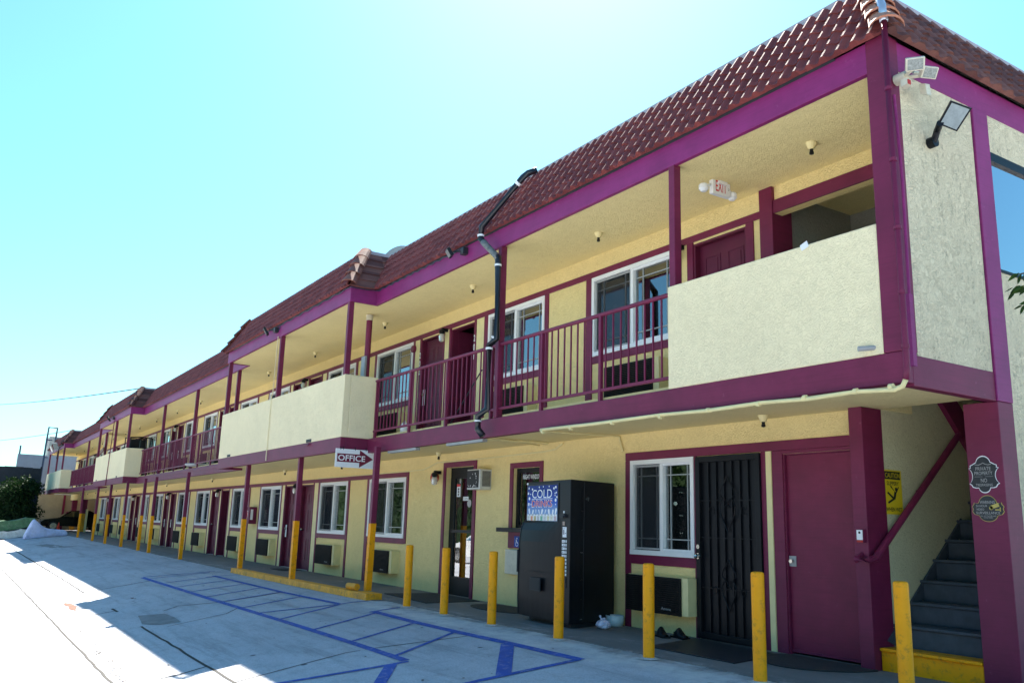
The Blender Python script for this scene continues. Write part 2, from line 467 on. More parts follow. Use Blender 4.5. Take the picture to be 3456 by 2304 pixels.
# ------------------------------------------------------------------ ground
g = MB()
xs_ = [-400, -120, -80, -60, -40, -30, -20, -10, 0, 20, 60, 400]
for (y0, z0), (y1, z1) in zip(PROF, PROF[1:]):
    for a, b in zip(xs_, xs_[1:]):
        g.quad((a,y0,z0),(b,y0,z0),(b,y1,z1),(a,y1,z1))
struct(g.build('ground', M['ground']))
w = MB(); 
w.box(-71.3, -21.2, 5.97, 7.9, -.05, .006)
w.box(-21.2, -13.4, 6.02, 7.9, -.05, .006)
w.box(-13.4, -2.5, 6.22, 7.9, -.05, .006)
struct(w.build('walkway', M['walk']))

def strip(mb, pts, wd, dz=.004, perp=None):
    """a painted or filled line laid on the sloping drive"""
    P = []
    for (a, b) in zip(pts, pts[1:]):
        n = max(1, int(math.hypot(b[0]-a[0], b[1]-a[1])/.25))
        for k in range(n): P.append((a[0]+(b[0]-a[0])*k/n, a[1]+(b[1]-a[1])*k/n))
    P.append(pts[-1])
    L = []
    for k, p in enumerate(P):
        a = P[max(0,k-1)]; b = P[min(len(P)-1,k+1)]
        dx, dy = b[0]-a[0], b[1]-a[1]; l = math.hypot(dx, dy) or 1
        ww = wd(k/(len(P)-1)) if callable(wd) else wd
        nx, ny = -dy/l*ww/2, dx/l*ww/2
        L.append(((p[0]+nx, p[1]+ny), (p[0]-nx, p[1]-ny)))
    for (a, b), (c, d) in zip(L, L[1:]):
        q = [(u[0], u[1], gz(u[1])+dz) for u in (a, c, d, b)]
        mb.quad(*q)
def jag(pts, amp, step=.35):
    out = []
    for a, b in zip(pts, pts[1:]):
        n = max(1, int(math.hypot(b[0]-a[0], b[1]-a[1])/step))
        for k in range(n):
            out.append((a[0]+(b[0]-a[0])*k/n + random.uniform(-amp, amp)*.3, a[1]+(b[1]-a[1])*k/n + random.uniform(-amp, amp)))
    out.append(pts[-1]); return out

bl = MB()
# outer long line, inner long lines, hatching, stall lines
strip(bl, [(-22.25,4.10),(-16.5,4.17),(-12.7,4.24),(-10.1,4.275),(-8.62,4.275)], .10)
strip(bl, [(-20.6,5.30),(-16.0,5.34),(-13.38,5.44)], .09, .0046)
strip(bl, [(-12.2,5.47),(-10.8,5.44),(-9.7,5.45),(-8.6,5.49),(-7.22,5.505)], .11, .0046)
for a, b in (((-21.67,4.14),(-21.57,5.45)), ((-20.24,4.2),(-20.36,5.3)), ((-19.07,4.2),(-19.24,5.3)), ((-17.85,4.2),(-18.11,5.3)),
             ((-16.67,4.2),(-17.04,5.3)), ((-15.66,4.22),(-15.97,5.32)), ((-14.52,4.22),(-14.95,5.36)), ((-13.66,4.24),(-13.40,5.4)),
             ((-12.72,4.25),(-13.35,5.42)), ((-11.39,4.27),(-12.0,5.43)), ((-10.14,4.27),(-10.71,5.41)), ((-8.93,4.3),(-9.65,5.42))):
    strip(bl, [a, b], .06, .0052)
strip(bl, [(-22.3,4.12),(-21.72,5.6)], .06, .0052); strip(bl, [(-20.5,5.1),(-20.28,5.75)], .05, .0056)
strip(bl, [(-13.4,5.4),(-13.46,5.95)], .05, .0056); strip(bl, [(-12.13,5.40),(-12.29,5.95)], .06, .0056)
strip(bl, [(-8.55,4.27),(-8.60,4.0),(-8.95,2.9)], .075, .0058)
strip(bl, [(-7.24,5.5),(-7.24,4.1),(-7.26,3.2)], .085, .0058)
strip(bl, [(-8.56,4.08),(-7.60,3.45),(-7.26,3.2)], .13, .0064); strip(bl, [(-8.50,5.46),(-7.25,4.62)], .15, .0064)
struct(bl.build('parking_marking', M['blue']))

jm = MB()
for pts, wd in (([(-70,1.72),(-32.2,1.71),(-10.45,1.73),(-5,1.73)], .022), ([(-60,2.7),(-41.2,2.75),(-28.5,2.74)], .03), ([(-28.5,2.74),(-20.9,2.72)], .02), ([(-17.3,2.74),(-16.7,2.74)], .025),
                ([(-14.5,2.73),(-10.5,2.73),(-5,2.72)], .02),
                ([(-21.1,1.73),(-20.5,2.15),(-20.9,2.72),(-21.0,3.2),(-21.2,4.1)], .03), ([(-17.2,1.73),(-16.8,2.18),(-16.9,2.74)], .022), ([(-15.8,3.3),(-16.1,3.6),(-15.6,4.2),(-15.9,5.3)], .018),
                ([(-13.6,1.73),(-13.6,1.1),(-13.4,.6)], .02), ([(-24.0,1.73),(-23.9,1.35),(-24,.3)], .025), ([(-10.3,2.2),(-10.5,2.73)], .018),
                ([(-9.4,2.73),(-9.6,4.0),(-9.3,5.4)], .012), ([(-14.0,3.0),(-14.2,3.9),(-14.6,4.2)], .012)):
    strip(jm, jag(pts, .009), wd*1.7, .0034)
struct(jm.build('pavement_joint', M['joint']))
pm = MB()
pm.poly([(x, y, gz(y)+.0044) for x, y in ((-15.75,2.9),(-15.2,2.84),(-14.71,2.78),(-14.3,2.95),(-14.2,3.24),(-14.8,3.27),(-15.45,3.25))])
strip(pm, jag([(-45.5,3.9),(-41.5,4.2),(-40.5,4.6)], .05), .5, .0044)
struct(pm.build('pavement_patch', M['patch']))
sm = MB(); random.seed(3)
for (cx, cy, rx, ry) in ((-18.6,2.24,.62,.075), (-18.15,2.21,.35,.05), (-19.0,2.2,.35,.05), (-18.4,3.25,.10,.03), (-18.2,3.27,.06,.02)):
    pts = [(cx+rx*math.cos(t)*random.uniform(.6,1.15), cy+ry*math.sin(t)*random.uniform(.6,1.2)) for t in [2*math.pi*k/16 for k in range(16)]]
    zz = random.uniform(.0047, .0057)
    sm.poly([(x, y, gz(y)+zz) for x, y in pts])
struct(sm.build('ground_stain', M['stain']))
sc_ = MB(); random.seed(12)
def blob(x, y, rx, ry, dz):
    ph = random.uniform(0, 3); pts = [(x+rx*math.cos(2*math.pi*k/9)*random.uniform(.5,1.2), y+ry*math.sin(2*math.pi*k/9)*random.uniform(.5,1.2)) for k in range(9)]
    sc_.poly([(a, b, gz(b)+dz) for a, b in pts])
for k in range(110):                              # scuffs trailing along the drive, and loose grit
    t = random.random(); x = -15.6+(-15.6+8.6)*-t; y = 2.02-.22*t+random.gauss(0,.05); blob(x, y, random.uniform(.01,.07), random.uniform(.004,.014), .0048+random.uniform(0,.001))
for k in range(160):
    x = random.uniform(-24,-6); y = random.uniform(.6,5.7); blob(x, y, random.uniform(.01,.035), random.uniform(.006,.018), .0060+random.uniform(0,.001))
struct(sc_.build('pavement_scuff', paint('scuff_mark', (.11,.095,.085), .95, .4, 9)))

# ================================================================== the motel
BASE = (-38.0, YW, 0.0)
motel = thing('motel_building', 'long two storey cream stucco motel with maroon trim and red tiled mansard roof', 'building', BASE)

def wall_xz(mb, x0, x1, z0, z1, ops, yf, depth):
    """wall face looking to -y with recessed openings and their reveals"""
    X = sorted({x0, x1, *[v for o in ops for v in o[:2] if x0 < v < x1]}); Zs = sorted({z0, z1, *[v for o in ops for v in o[2:4] if z0 < v < z1]})
    for a, b in zip(X, X[1:]):
        run = None
        for c, d in zip(Zs, Zs[1:]):
            mx, mz = (a+b)/2, (c+d)/2
            hole = any(o[0] < mx < o[1] and o[2] < mz < o[3] for o in ops)
            if not hole: mb.quad((a,yf,c),(b,yf,c),(b,yf,d),(a,yf,d))
    for o in ops:
        a, b, c, d = o[:4]; y2 = yf+depth
        mb.quad((a,yf,c),(a,yf,d),(a,y2,d),(a,y2,c)); mb.quad((b,yf,c),(b,y2,c),(b,y2,d),(b,yf,d))
        mb.quad((a,yf,d),(b,yf,d),(b,y2,d),(a,y2,d)); mb.quad((a,yf,c),(a,y2,c),(b,y2,c),(b,yf,c))

WIN_L, WIN_R = (-20.87, -19.11), (-17.86, -16.05)
D1, D2 = (-22.27, -21.38), (-23.52, -22.60)
def modules(floor):
    ks = range(0, 6) if floor == 0 else range(-1, 7)
    for k in ks: yield k, -PER*k
openings = {0: [], 1: []}; wins = []; doors = []; acs = []
for fl in (0, 1):
    dz = DZ*fl
    for k, dx in modules(fl):
        wins.append((fl, k, WIN_R[0]+dx, WIN_R[1]+dx, .94+dz, 2.15+dz, 'R'))
        acs.append((fl, k, -17.32+dx, dz))
        if fl == 0 and k == 5: continue
        wins.append((fl, k, WIN_L[0]+dx, WIN_L[1]+dx, .94+dz, 2.15+dz, 'L'))
        acs.append((fl, k, -20.42+dx, dz))
        doors.append((fl, k, D1[0]+dx, D1[1]+dx, dz, 2.13+dz, 1)); doors.append((fl, k, D2[0]+dx, D2[1]+dx, dz, 2.13+dz, 2))
# the upper bay by the stairs has one more door; the lower front has its own set
wins.append((0, -9, -9.12, -7.92, .93, 2.16, 'F'))
acs.append((0, -9, -8.98, 0))
doors.append((1, -9, -7.88, -6.98, DZ, 2.13+DZ, 3))
for wdw in wins: openings[wdw[0]].append((wdw[2], wdw[3], wdw[4], wdw[5]))
for d in doors: openings[d[0]].append((d[2], d[3], d[4]+(.004 if d[0] == 0 else 0), d[5]))
openings[0] += [(-7.87,-6.85,.004,2.15), (-6.54,-5.60,.004,2.12), (-14.39,-13.37,.004,2.27), (-12.07,-11.31,1.22,2.17)]
mb = MB(); wall_xz(mb, -58.4, -5.42, 0, 2.53, openings[0], YW, .13)
mb.box(-75, -58.4, YW, YW+.2, 2.14, 2.53)
mb.quad((-58.4,YW,0),(-58.4,YW+3,0),(-58.4,YW+3,2.53),(-58.4,YW,2.53))
mb.build('lower_wall', M['stucco'], motel)
mb = MB(); wall_xz(mb, -72.5, -4.27, ZF, 5.29, openings[1] + [(-6.54,-4.27,ZF+.01,4.95)], YW, .13)
mb.build('upper_wall', M['stucco'], motel)
# solid blocks coloured near-black for the unlit rooms; they also keep daylight out
mb = MB(); mb.box(-58.3, -5.5, YW+.75, 16, 0.02, 2.5); mb.box(-72.4, -6.75, YW+.75, 16, ZF, 5.28)
mb.build('room_interior', M['interior'], motel)

# floor slab / soffits / beams / fascia / parapets
sl = MB(); so = MB(); bm = MB(); fa = MB()
for i, (a, b, y) in enumerate(SEG):
    if i == 0:
        sl.box(-5.4, b-.03, y+.1, 7.95, 2.53, ZF-.004); sl.box(a-.07, -5.4, y+.105, YW+.7, 2.53, ZF-.004)
        so.box(a-.07, b-.07, y+.065, 11.2, 5.29, 5.50)
    else:
        aa, bb = (a+.07, b-.07) if y == YJ else (a-.07, b+.07)
        sl.box(aa, bb, y+.105, YW+.7, 2.53, ZF-.004); so.box(aa, bb, y+.065, YW+.7, 5.29, 5.50)
    bm.box(a, b, y, y+.1, 2.475, 2.735); bm.box(a+.01, b-.01, y-.012, y+.02, 2.62, 2.70) if y == YB and i else None
    fa.box(a, b, y, y+.06, 5.275, 5.57)
    if y == YJ:
        for xx, sg in ((b, 1), (a, -1)):
            bm.box(xx-.1 if sg > 0 else xx, xx if sg > 0 else xx+.1, y+.1, YB+.1, 2.475, 2.735)
            fa.box(xx-.06 if sg > 0 else xx, xx if sg > 0 else xx+.06, y+.06, YB+.06, 5.275, 5.57)
bm.box(XR-.1, XR, YB+.1, 7.70, 2.455, 2.715); fa.box(XR-.06, XR, YB+.06, 16, 5.275, 5.56)
sl.build('balcony_slab', M['soffit'], motel); so.build('upper_soffit', M['soffit'], motel)
bm.build('balcony_beam', M['maroon'], motel, bevel=.006); fa.build('fascia_board', M['fascia'], motel, bevel=.006)

def parapet(bits):
    m = MB()
    for b in bits: m.box(*b)
    return m.build('balcony_parapet', M['parapet'], motel, bevel=.012)
parapet([(-6.87, -4.275, YB, YB+.13, 2.735, 3.875)])
for i in (1, 3, 5):
    a, b, y = SEG[i]
    parapet([(a, b, y, y+.13, 2.735, 3.89), (b-.13, b, y+.13, YB+.14, 2.735, 3.89), (a, a+.13, y+.13, YB+.14, 2.735, 3.89)])
    m = MB()
    for q, xx in enumerate((b-1.65, a+(b-a)*.12)):
        m.box(xx-.17, xx+.12, y-.004, y+.04, 2.74, 2.80)  # black block painted in for the shade inside the drain hole
    m.build('scupper', M['black_ink'], motel)
    m = MB(); m.obox((b-1.70, y-.02, 2.70), ((1,0,0),(0,.8,.6),(0,-.6,.8)), (.13, .035, .006)); m.build('scupper_flap', M['maroon'], motel)
m = MB(); m.tube([(-4.36,6.39,2.80),(-4.45,6.28,2.79)], .022, 10); m.build('drain_spout', M['grey'], motel)

# side elevation
m = MB(); m.box(XR-.12, XR-.006, YB+.19, 7.69, 2.715, 5.275); m.build('balcony_end_wall', M['side'], motel)
def wall_yz(mb, x, y0, y1, z0, z1, ops, depth):
    Yv = sorted({y0, y1, *[v for o in ops for v in o[:2]]}); Zv = sorted({z0, z1, *[v for o in ops for v in o[2:4]]})
    for a, b in zip(Yv, Yv[1:]):
        for c, d in zip(Zv, Zv[1:]):
            if not any(o[0] < (a+b)/2 < o[1] and o[2] < (c+d)/2 < o[3] for o in ops):
                mb.quad((x,a,c),(x,b,c),(x,b,d),(x,a,d)); mb.quad((x-.14,a,c),(x-.14,a,d),(x-.14,b,d),(x-.14,b,c))
    for a, b, c, d in ops:
        mb.quad((x,a,c),(x,a,d),(x-depth,a,d),(x-depth,a,c)); mb.quad((x,b,c),(x-depth,b,c),(x-depth,b,d),(x,b,d))
        mb.quad((x,a,d),(x,b,d),(x-depth,b,d),(x-depth,a,d)); mb.quad((x,a,c),(x-depth,a,c),(x-depth,b,c),(x,b,c))
m = MB(); wall_yz(m, XR-.004, 7.95, 16, 0, 5.275, [(7.965, 9.6, 3.69, 4.89)], .14)
m.quad((XR-.004,7.95,0),(XR-.004,7.95,5.275),(XR-.144,7.95,5.275),(XR-.144,7.95,0))
m.build('side_wall', M['side'], motel)
m = MB(); m.box(XR-.05, XR+.006, 7.965, 9.6, 4.80, 4.888); m.box(XR-.05, XR+.004, 7.965, 9.6, 3.692, 3.72); m.box(XR-.05, XR+.004, 9.55, 9.6, 3.72, 4.80)
sw = m.build('side_window', M['black'], motel)
gm = M['glass'].copy(); gm.name = 'coated_glass'
for nn in gm.node_tree.nodes:
    if nn.type == 'MATH' and nn.operation == 'ADD': nn.inputs[1].default_value = .42
m = MB(); m.box(XR-.035, XR-.025, 7.966, 9.55, 3.72, 4.80); m.build('pane', gm, sw)
m = MB(); m.box(XR-.09, XR-.08, 7.966, 9.6, 3.70, 4.85); m.build('blind', M['screen'], sw)
m = MB(); m.box(XR-.10, XR+.014, 7.70, 7.953, 2.457, 5.272); m.build('side_trim_board', M['fascia'], motel, bevel=.006)
m = MB(); m.box(-4.40, XR+.008, 7.70, 7.953, 0, 2.454); m.build('entry_post', M['maroon'], motel, bevel=.006)
m = MB(); m.box(-4.275, XR+.003, YB-.006, YB+.185, 2.738, 5.58); m.build('corner_post', M['maroon'], motel, bevel=.008)

# posts on the balcony and columns at the walkway
def post(x, y, z0, z1, wd=.092): 
    m = MB(); m.box(x, x+wd, y+.002, y+wd+.01, z0, z1); return m.build('balcony_post', M['maroon'], motel, bevel=.006)
for x, y, z0 in ((-6.84,YB,3.876),(-10.49,YB,2.74),(-15.02,YJ,3.891),(-19.0,YJ,3.891),(-23.28,YJ,3.891),(-24.35,YB,2.74),(-29.15,YB,2.74),
             (-34.2,YB,2.74),(-38.25,YJ,3.891),(-41.7,YJ,3.891),(-46.5,YJ,3.891),(-48.3,YB,2.74),(-54.8,YB,2.74),(-62.1,YJ,3.891),(-65.8,YJ,3.891),(-71.2,YJ,3.891)):
    post(x, y, z0, 5.285)
m = MB(); m.tube([(-15.75,6.62,ZF),(-15.75,6.62,5.25)], .06, 12); m.cur = 1; m.tube([(-15.75,6.62,5.17),(-15.75,6.62,5.28)], .07, 12)
m.cur = 2; m.box(-15.80,-15.62,6.52,6.56,3.2,4.42); m.build('round_pipe_post', [M['maroon'], M['beige'], M['grey']], motel, smooth=False)
def column(x, y, z0, lean=0, wd=.095):
    zt, zs = 2.53, 1.22
    def sh(z): return x + lean*(z-z0)/2.5
    m = MB()
    def tap(za, zb):
        i = len(m.v)
        for z in (za, zb):
            a = sh(z); m.v += [(a,y,z),(a+wd,y,z),(a+wd,y+wd,z),(a,y+wd,z)]
        for q in ((0,1,5,4),(1,2,6,5),(2,3,7,6),(3,0,4,7),(4,5,6,7)): m.f.append(tuple(i+k for k in q)); m.mi.append(0)
    tap(zs, zt); o = m.build('walkway_column', M['maroon'], motel, bevel=.005)
    m = MB()
    i = len(m.v)
    for z in (z0, zs):
        a = sh(z); m.v += [(a-.003,y-.003,z),(a+wd+.003,y-.003,z),(a+wd+.003,y+wd+.003,z),(a-.003,y+wd+.003,z)]
    for q in ((0,1,5,4),(1,2,6,5),(2,3,7,6),(3,0,4,7),(4,5,6,7)): m.f.append(tuple(i+k for k in q)); m.mi.append(0)
    m.build('yellow_base', M['yellow'], o, loc=tuple(WLOC[o.name]))
for x, y, z0, ln in ((-14.24,6.2,.10,.07),(-17.32,5.92,.10,0),(-21.0,5.92,.10,0),(-27.3,5.95,0,0),(-31.95,5.93,0,0),(-33.85,5.92,0,0),(-37.5,5.92,0,0),(-41.1,5.85,0,0),(-44.85,5.85,0,0),(-50.8,5.92,0,0)):
    column(x, y, z0, ln)
for x in (-66.8, -72.3):
    m = MB(); m.box(x, x+.55, 7.84, 8.15, 1.22, 2.53); o = m.build('carport_pillar', M['maroon'], motel)
    m = MB(); m.box(x-.004, x+.554, 7.836, 8.154, 0, 1.22); m.build('yellow_base', M['yellowold'], o)
m = MB(); m.box(-64.6,-64.45,7.9,8.02,0,1.5); m.build('cream_pipe_post', M['cream'], motel)
m = MB(); m.box(-73.2, -73.0, 5.6, 12, 0, 2.53); m.box(-73.0, -58.4, 11, 11.2, 0, 2.53); m.build('carport_wall', M['olivewall'], motel)
m = MB(); m.box(-73.0, -72.9, 7.3, 7.45, 0, 2.5); m.build('carport_post', M['maroon'], motel)

# trim boards
T = .02
tr = MB()
def tb(a, b, c, d, t=T): tr.box(a, b, YW-t, YW+.02, c, d)
for fl in (0, 1):
    dz = DZ*fl
    for k, dx in modules(fl):
        half = fl == 0 and k == 5
        tb(-18.01+dx, -17.862+dx, dz, 2.158+dz); tb(-16.048+dx, -15.96+dx, dz if k else .84+dz, 2.158+dz)
        tb(-17.86+dx, -16.05+dx, .83+dz, .938+dz)
        if half: continue
        tb(-19.108+dx, -19.01+dx, dz, 2.158+dz); tb(-21.03+dx, -20.872+dx, dz+.82, 2.158+dz)
        tb(-21.03+dx, -20.96+dx, dz, .82+dz); tb(-20.872+dx, -19.108+dx, .83+dz, .938+dz)
        for (a, b) in (D1, D2):
            tb(a-.07+dx, a+dx, dz, 2.158+dz, .024); tb(b+dx, b+.07+dx, dz, 2.158+dz, .024)
tb(-58.4, -15.96, 2.16, 2.25); tb(-72.5, -6.74, 2.16+DZ, 2.25+DZ)
# ground floor front
tb(-9.23, -9.122, 0, 2.16); tb(-9.23, -5.54, 2.162, 2.27); tb(-9.12, -7.92, .81, .928); tb(-7.918, -7.872, 0, 2.16); tb(-6.848, -6.77, 0, 2.16)
tb(-6.69, -6.542, 0, 2.16); tb(-5.598, -5.54, 0, 2.16); tb(-6.54, -5.60, 2.122, 2.16)
tb(-12.17, -12.072, .90, 2.26); tb(-11.308, -11.22, .90, 2.26); tb(-12.072, -11.308, 2.172, 2.26); tb(-12.072, -11.308, .90, 1.15)
tb(-14.49, -14.392, 0, 2.365); tb(-13.368, -13.27, 0, 2.365); tb(-14.392, -13.368, 2.272, 2.365)
# upper bay by the stairs
tb(-7.99, -7.882, ZF, 2.158+DZ); tb(-6.978, -6.86, ZF, 2.158+DZ)
tb(-6.58, -4.28, 4.952, 5.11, .03)
tr.build('trim_board', M['maroon'], motel, bevel=.004)
m = MB(); m.box(-6.73, -6.535, YW-.05, YW+.30, ZF, 5.286); m.build('opening_pillar', M['maroon'], motel, bevel=.006)
m = MB(); m.box(-5.56, -5.405, 7.62, 7.95, 0, 2.528); m.build('door_pillar', M['maroon'], motel, bevel=.006)
for fl in (0, 1):
    for k, dx in modules(fl):
        if fl == 0 and k == 5: continue
        dz = DZ*fl
        for (a, b) in ((-22.525,-22.345), (-21.30,-21.035), (-23.86,-23.6)):
            m = MB(); m.box(a+dx, b+dx, YW-.014, YW+.02, dz, 2.155+dz); m.build('cream_pier', M['cream'], motel)
m = MB(); m.box(-6.768, -6.692, YW-.03, YW+.02, 0, 2.16); m.build('cream_pier', M['cream'], motel)

# ---- windows (templates shared by every copy)
def window_parts(w_, h_, cur):
    f = MB()
    e = .06
    f.box(0,w_,-.03,.06,h_-e,h_); f.box(0,w_,-.035,.06,0,e); f.box(0,e,-.03,.06,e,h_-e); f.box(w_-e,w_,-.03,.06,e,h_-e)
    f.box(w_*.5-.028, w_*.5+.028, -.012, .05, e, h_-e)
    f.box(w_*.5+.028, w_-e, .0, .03, e, e+.03); f.box(w_*.5+.028, w_-e, .0, .03, h_-e-.03, h_-e)
    gl = MB(); gl.box(e, w_-e, .04, .046, e, h_-e)
    mu = MB()
    for (a, b) in ((e, w_*.5-.028), (w_*.5+.028, w_-e)):
        dx = (b-a)*.2
        for xx in (a+dx, b-dx): mu.box(xx-.007, xx+.007, .028, .038, e+.01, h_-e-.01)
        for zz in (e+.15, h_-e-.15): mu.box(a+.01, b-.01, .027, .037, zz-.007, zz+.007)
    sc = MB(); a, b = e+.012, w_*.5-.03
    for q in ((a,b,e+.01,e+.035),(a,b,h_-e-.035,h_-e-.01),(a,a+.025,e+.035,h_-e-.035),(b-.025,b,e+.035,h_-e-.035)): sc.box(q[0],q[1],-.004,.012,q[2],q[3])
    cu = MB(); n = 60
    x0, x1 = e, w_-e
    for k in range(n):
        a = x0+(x1-x0)*k/n; b = x0+(x1-x0)*(k+1)/n
        ya = .16+.022*math.sin(k*1.9)+.012*math.sin(k*.7); yb = .16+.022*math.sin((k+1)*1.9)+.012*math.sin((k+1)*.7)
        cu.quad((a,ya,e),(b,yb,e),(b,yb,h_-e),(a,ya,h_-e))
    return f, gl, mu, sc, cu
TPL = {}
def add_window(x, z, w_, h_, curtain):
    key = (round(w_,2), round(h_,2))
    if key not in TPL:
        TPL[key] = window_parts(w_, h_, True)
        f, gl, mu, sc, cu = TPL[key]
        meshes = []
        for q, (b, mt) in enumerate(zip(TPL[key], ('white','glass','muntin','grey','curtain'))):
            me = bpy.data.meshes.new('window_piece'); me.from_pydata(b.v, [], b.f); me.materials.append(M[mt]); me.update(); meshes.append(me)
        TPL[key] = meshes
    me = TPL[key]; Wp = Vector((x, YW, z))
    o = link('window', me[0], motel, Wp)
    link('pane', me[1], o, Wp); link('muntin_grid', me[2], o, Wp); link('insect_screen', me[3], o, Wp)
    if curtain: link('curtain', me[4], o, Wp)
for (fl, k, a, b, c, d, sd) in wins:
    add_window(a, c, b-a, d-c, fl == 1)
# dark mesh of the insect screens (left sash)
scm, nt_, p_ = newmat('screen_mesh'); nt_.nodes.remove(p_)
_t = nt_.nodes.new('ShaderNodeBsdfTransparent'); _d = nt_.nodes.new('ShaderNodeBsdfDiffuse'); _d.inputs['Color'].default_value = (.04,.042,.048,1)
_m = nt_.nodes.new('ShaderNodeMixShader'); _m.inputs[0].default_value = .55
nt_.links.new(_t.outputs[0], _m.inputs[1]); nt_.links.new(_d.outputs[0], _m.inputs[2]); nt_.links.new(_m.outputs[0], nt_.nodes['Material Output'].inputs['Surface'])
for key, me in TPL.items():
    sm_ = me[3]; w_, h_ = key
    b = MB(); b.v = [tuple(v.co) for v in sm_.vertices]; b.f = [tuple(p.vertices) for p in sm_.polygons]; n0 = len(b.f)
    b.quad((.1,.004,.09),(w_*.5-.05,.004,.09),(w_*.5-.05,.004,h_-.09),(.1,.004,h_-.09))
    sm_.clear_geometry(); sm_.from_pydata(b.v, [], b.f); sm_.materials.append(scm)
    sm_.polygons[n0].material_index = 1; sm_.update()

# ---- doors
def door_mesh(w_, h_, panels=True):
    b = MB(); b.box(0, w_, .085, .125, .015, h_)
    if panels:
        pw = (w_-.36)/2
        for px in (.12, w_-.12-pw):
            for (z0, z1) in ((.22,.78),(.92,1.5),(1.64,1.94)):
                for q in ((px,px+pw,z0,z0+.02),(px,px+pw,z1-.02,z1),(px,px+.02,z0+.02,z1-.02),(px+pw-.02,px+pw,z0+.02,z1-.02)): b.box(q[0],q[1],.078,.086,q[2],q[3])
                b.box(px+.05,px+pw-.05,.078,.086,z0+.05,z1-.05)
    return b
DT = {}
kb = MB(); kb.tube([(.07,.085,1.0),(.07,.06,1.0)], .03, 12); kb.ball((.07,.035,1.0), .032)
dh = MB(); dh.box(.03,.13,.045,.049,.78,1.10)
def piece(b, mt):
    me = bpy.data.meshes.new('door_piece'); me.from_pydata(b.v, [], b.f); me.materials.append(M[mt]); me.update(); return me
KN, HG = piece(kb, 'chrome'), piece(dh, 'paper')
thr = MB(); thr.box(0,.9,.0,.12,.0,.014); TH = piece(thr, 'grey')
for (fl, k, a, b, c, d, n) in doors:
    key = round(b-a, 2)
    if key not in DT: DT[key] = piece(door_mesh(b-a, d-c-.01), 'moddoor')
    opened = (fl == 1 and k == -1 and n == 1) or (fl == 0 and k == 1 and n == 1)
    if opened:                                   # leaf swung into the room
        bmx = MB(); bmx.box(a, a+.04, YW+.13, YW+.72, c+.02, d-.02); o = bmx.build('door', M['moddoor'], motel, label='maroon door standing open into a dark room')
    else:
        Wp = Vector((a, YW, c)); o = link('door', DT[key], motel, Wp)
        link('knob', KN, o, Wp)
        if (k % 2 == 0 and n == 2) or (n == 1 and k in (2,3)) or (fl == 1 and k == -1): link('door_hanger', HG, o, Wp)
    jb = MB(); jb.box(a, a+.03, YW-.002, YW+.13, c+.005, d); jb.box(b-.03, b, YW-.002, YW+.13, c+.005, d); jb.box(a+.03, b-.03, YW-.002, YW+.13, d-.03, d)
    jb.build('door_jamb', M['moddoor'], o)
    if fl == 0: link('threshold', TH, o, Vector((a, YW, c)))

# ---- through-wall air conditioners
def ac_meshes():
    s_ = MB(); s_.box(0,1.09,-.17,.02,.25,.69)
    g_ = MB(); g_.box(-.02,.98,-.20,-.165,.245,.685); g_.cur = 0
    for j in range(17):
        z = .262+j*.0245; g_.obox((.48,-.204,z+.006), ((1,0,0),(0,1,.5),(0,-.5,1)), (.485,.010,.004))
    return piece(s_, 'cream'), piece(g_, 'grille')
ACS, ACG = ac_meshes()
for (fl, k, x, dz) in acs:
    Wp = Vector((x, YW, dz)); o = link('air_conditioner', ACS, motel, Wp); gg = link('grille', ACG, o, Wp)
    if fl == 0 and k in (-9, 0): text('Amana', 'brand_lettering', M['grey'], o, (x+.75, YW-.213, dz+.315), X_, Z_, -Y_, .17, .035)

# ---- soffit lamp holders and wall lamps
lh = MB(); lh.lathe([(.06,0),(.055,-.016),(.036,-.06),(.034,-.072)], (0,0,0), 14); LHm = piece(lh, 'cream')
lk = MB(); lk.lathe([(.018,-.072),(.018,-.097),(.023,-.10),(.023,-.125),(.010,-.13)], (0,0,0), 10); LKm = piece(lk, 'black')
for x in (-5.5,-9.1,-12.58,-16.2,-20.3,-24.0,-28.0,-31.85,-35.6,-39.6,-43.5,-47.3,-51.3,-55.2,-59.1,-63,-67): 
    Wp = Vector((x,7.16,5.288)); o = link('lamp_holder', LHm, motel, Wp); link('socket', LKm, o, Wp)
for x in (-6.56,-14.2,-18.9,-22.9,-26.5,-30.5,-34.2,-37.8,-42.2,-46.2,-50.4,-54,-58,-61.5,-65): 
    Wp = Vector((x,7.5,2.528)); o = link('lamp_holder', LHm, motel, Wp); link('socket', LKm, o, Wp)
lb = MB(); lb.lathe([(.035,.0),(.06,.02),(.055,.07),(.03,.09)], (0,-.12,0), 12); lb.box(-.03,.03,-.13,0,.06,.12); LBm = piece(lb, 'black')
lg = MB(); lg.lathe([(.045,0),(.06,-.04),(.052,-.13),(.02,-.15)], (0,-.12,0), 12); LGm = piece(lg, 'jar')
def wall_lamp(x, z, y=YW-.02):
    Wp = Vector((x, y, z)); o = link('wall_lamp', LBm, motel, Wp); link('globe', LGm, o, Wp)
for fl in (0, 1):
    for k, dx in modules(fl):
        if not (fl == 0 and k == 5): wall_lamp(-22.43+dx, 2.05+DZ*fl)
wall_lamp(-14.60, 2.10); wall_lamp(-8.07, 4.83)
m = MB(); m.tube([(-14.78,YW,2.10),(-14.78,YW-.09,2.10)], .09, 16); m.build('lamp_back_plate', M['redlamp'], motel)
m = MB(); m.tube([(-16.0,YW-.01,4.78),(-16.0,YW-.07,4.78)], [.085,.07], 16); m.build('fire_bell', M['maroon'], motel)
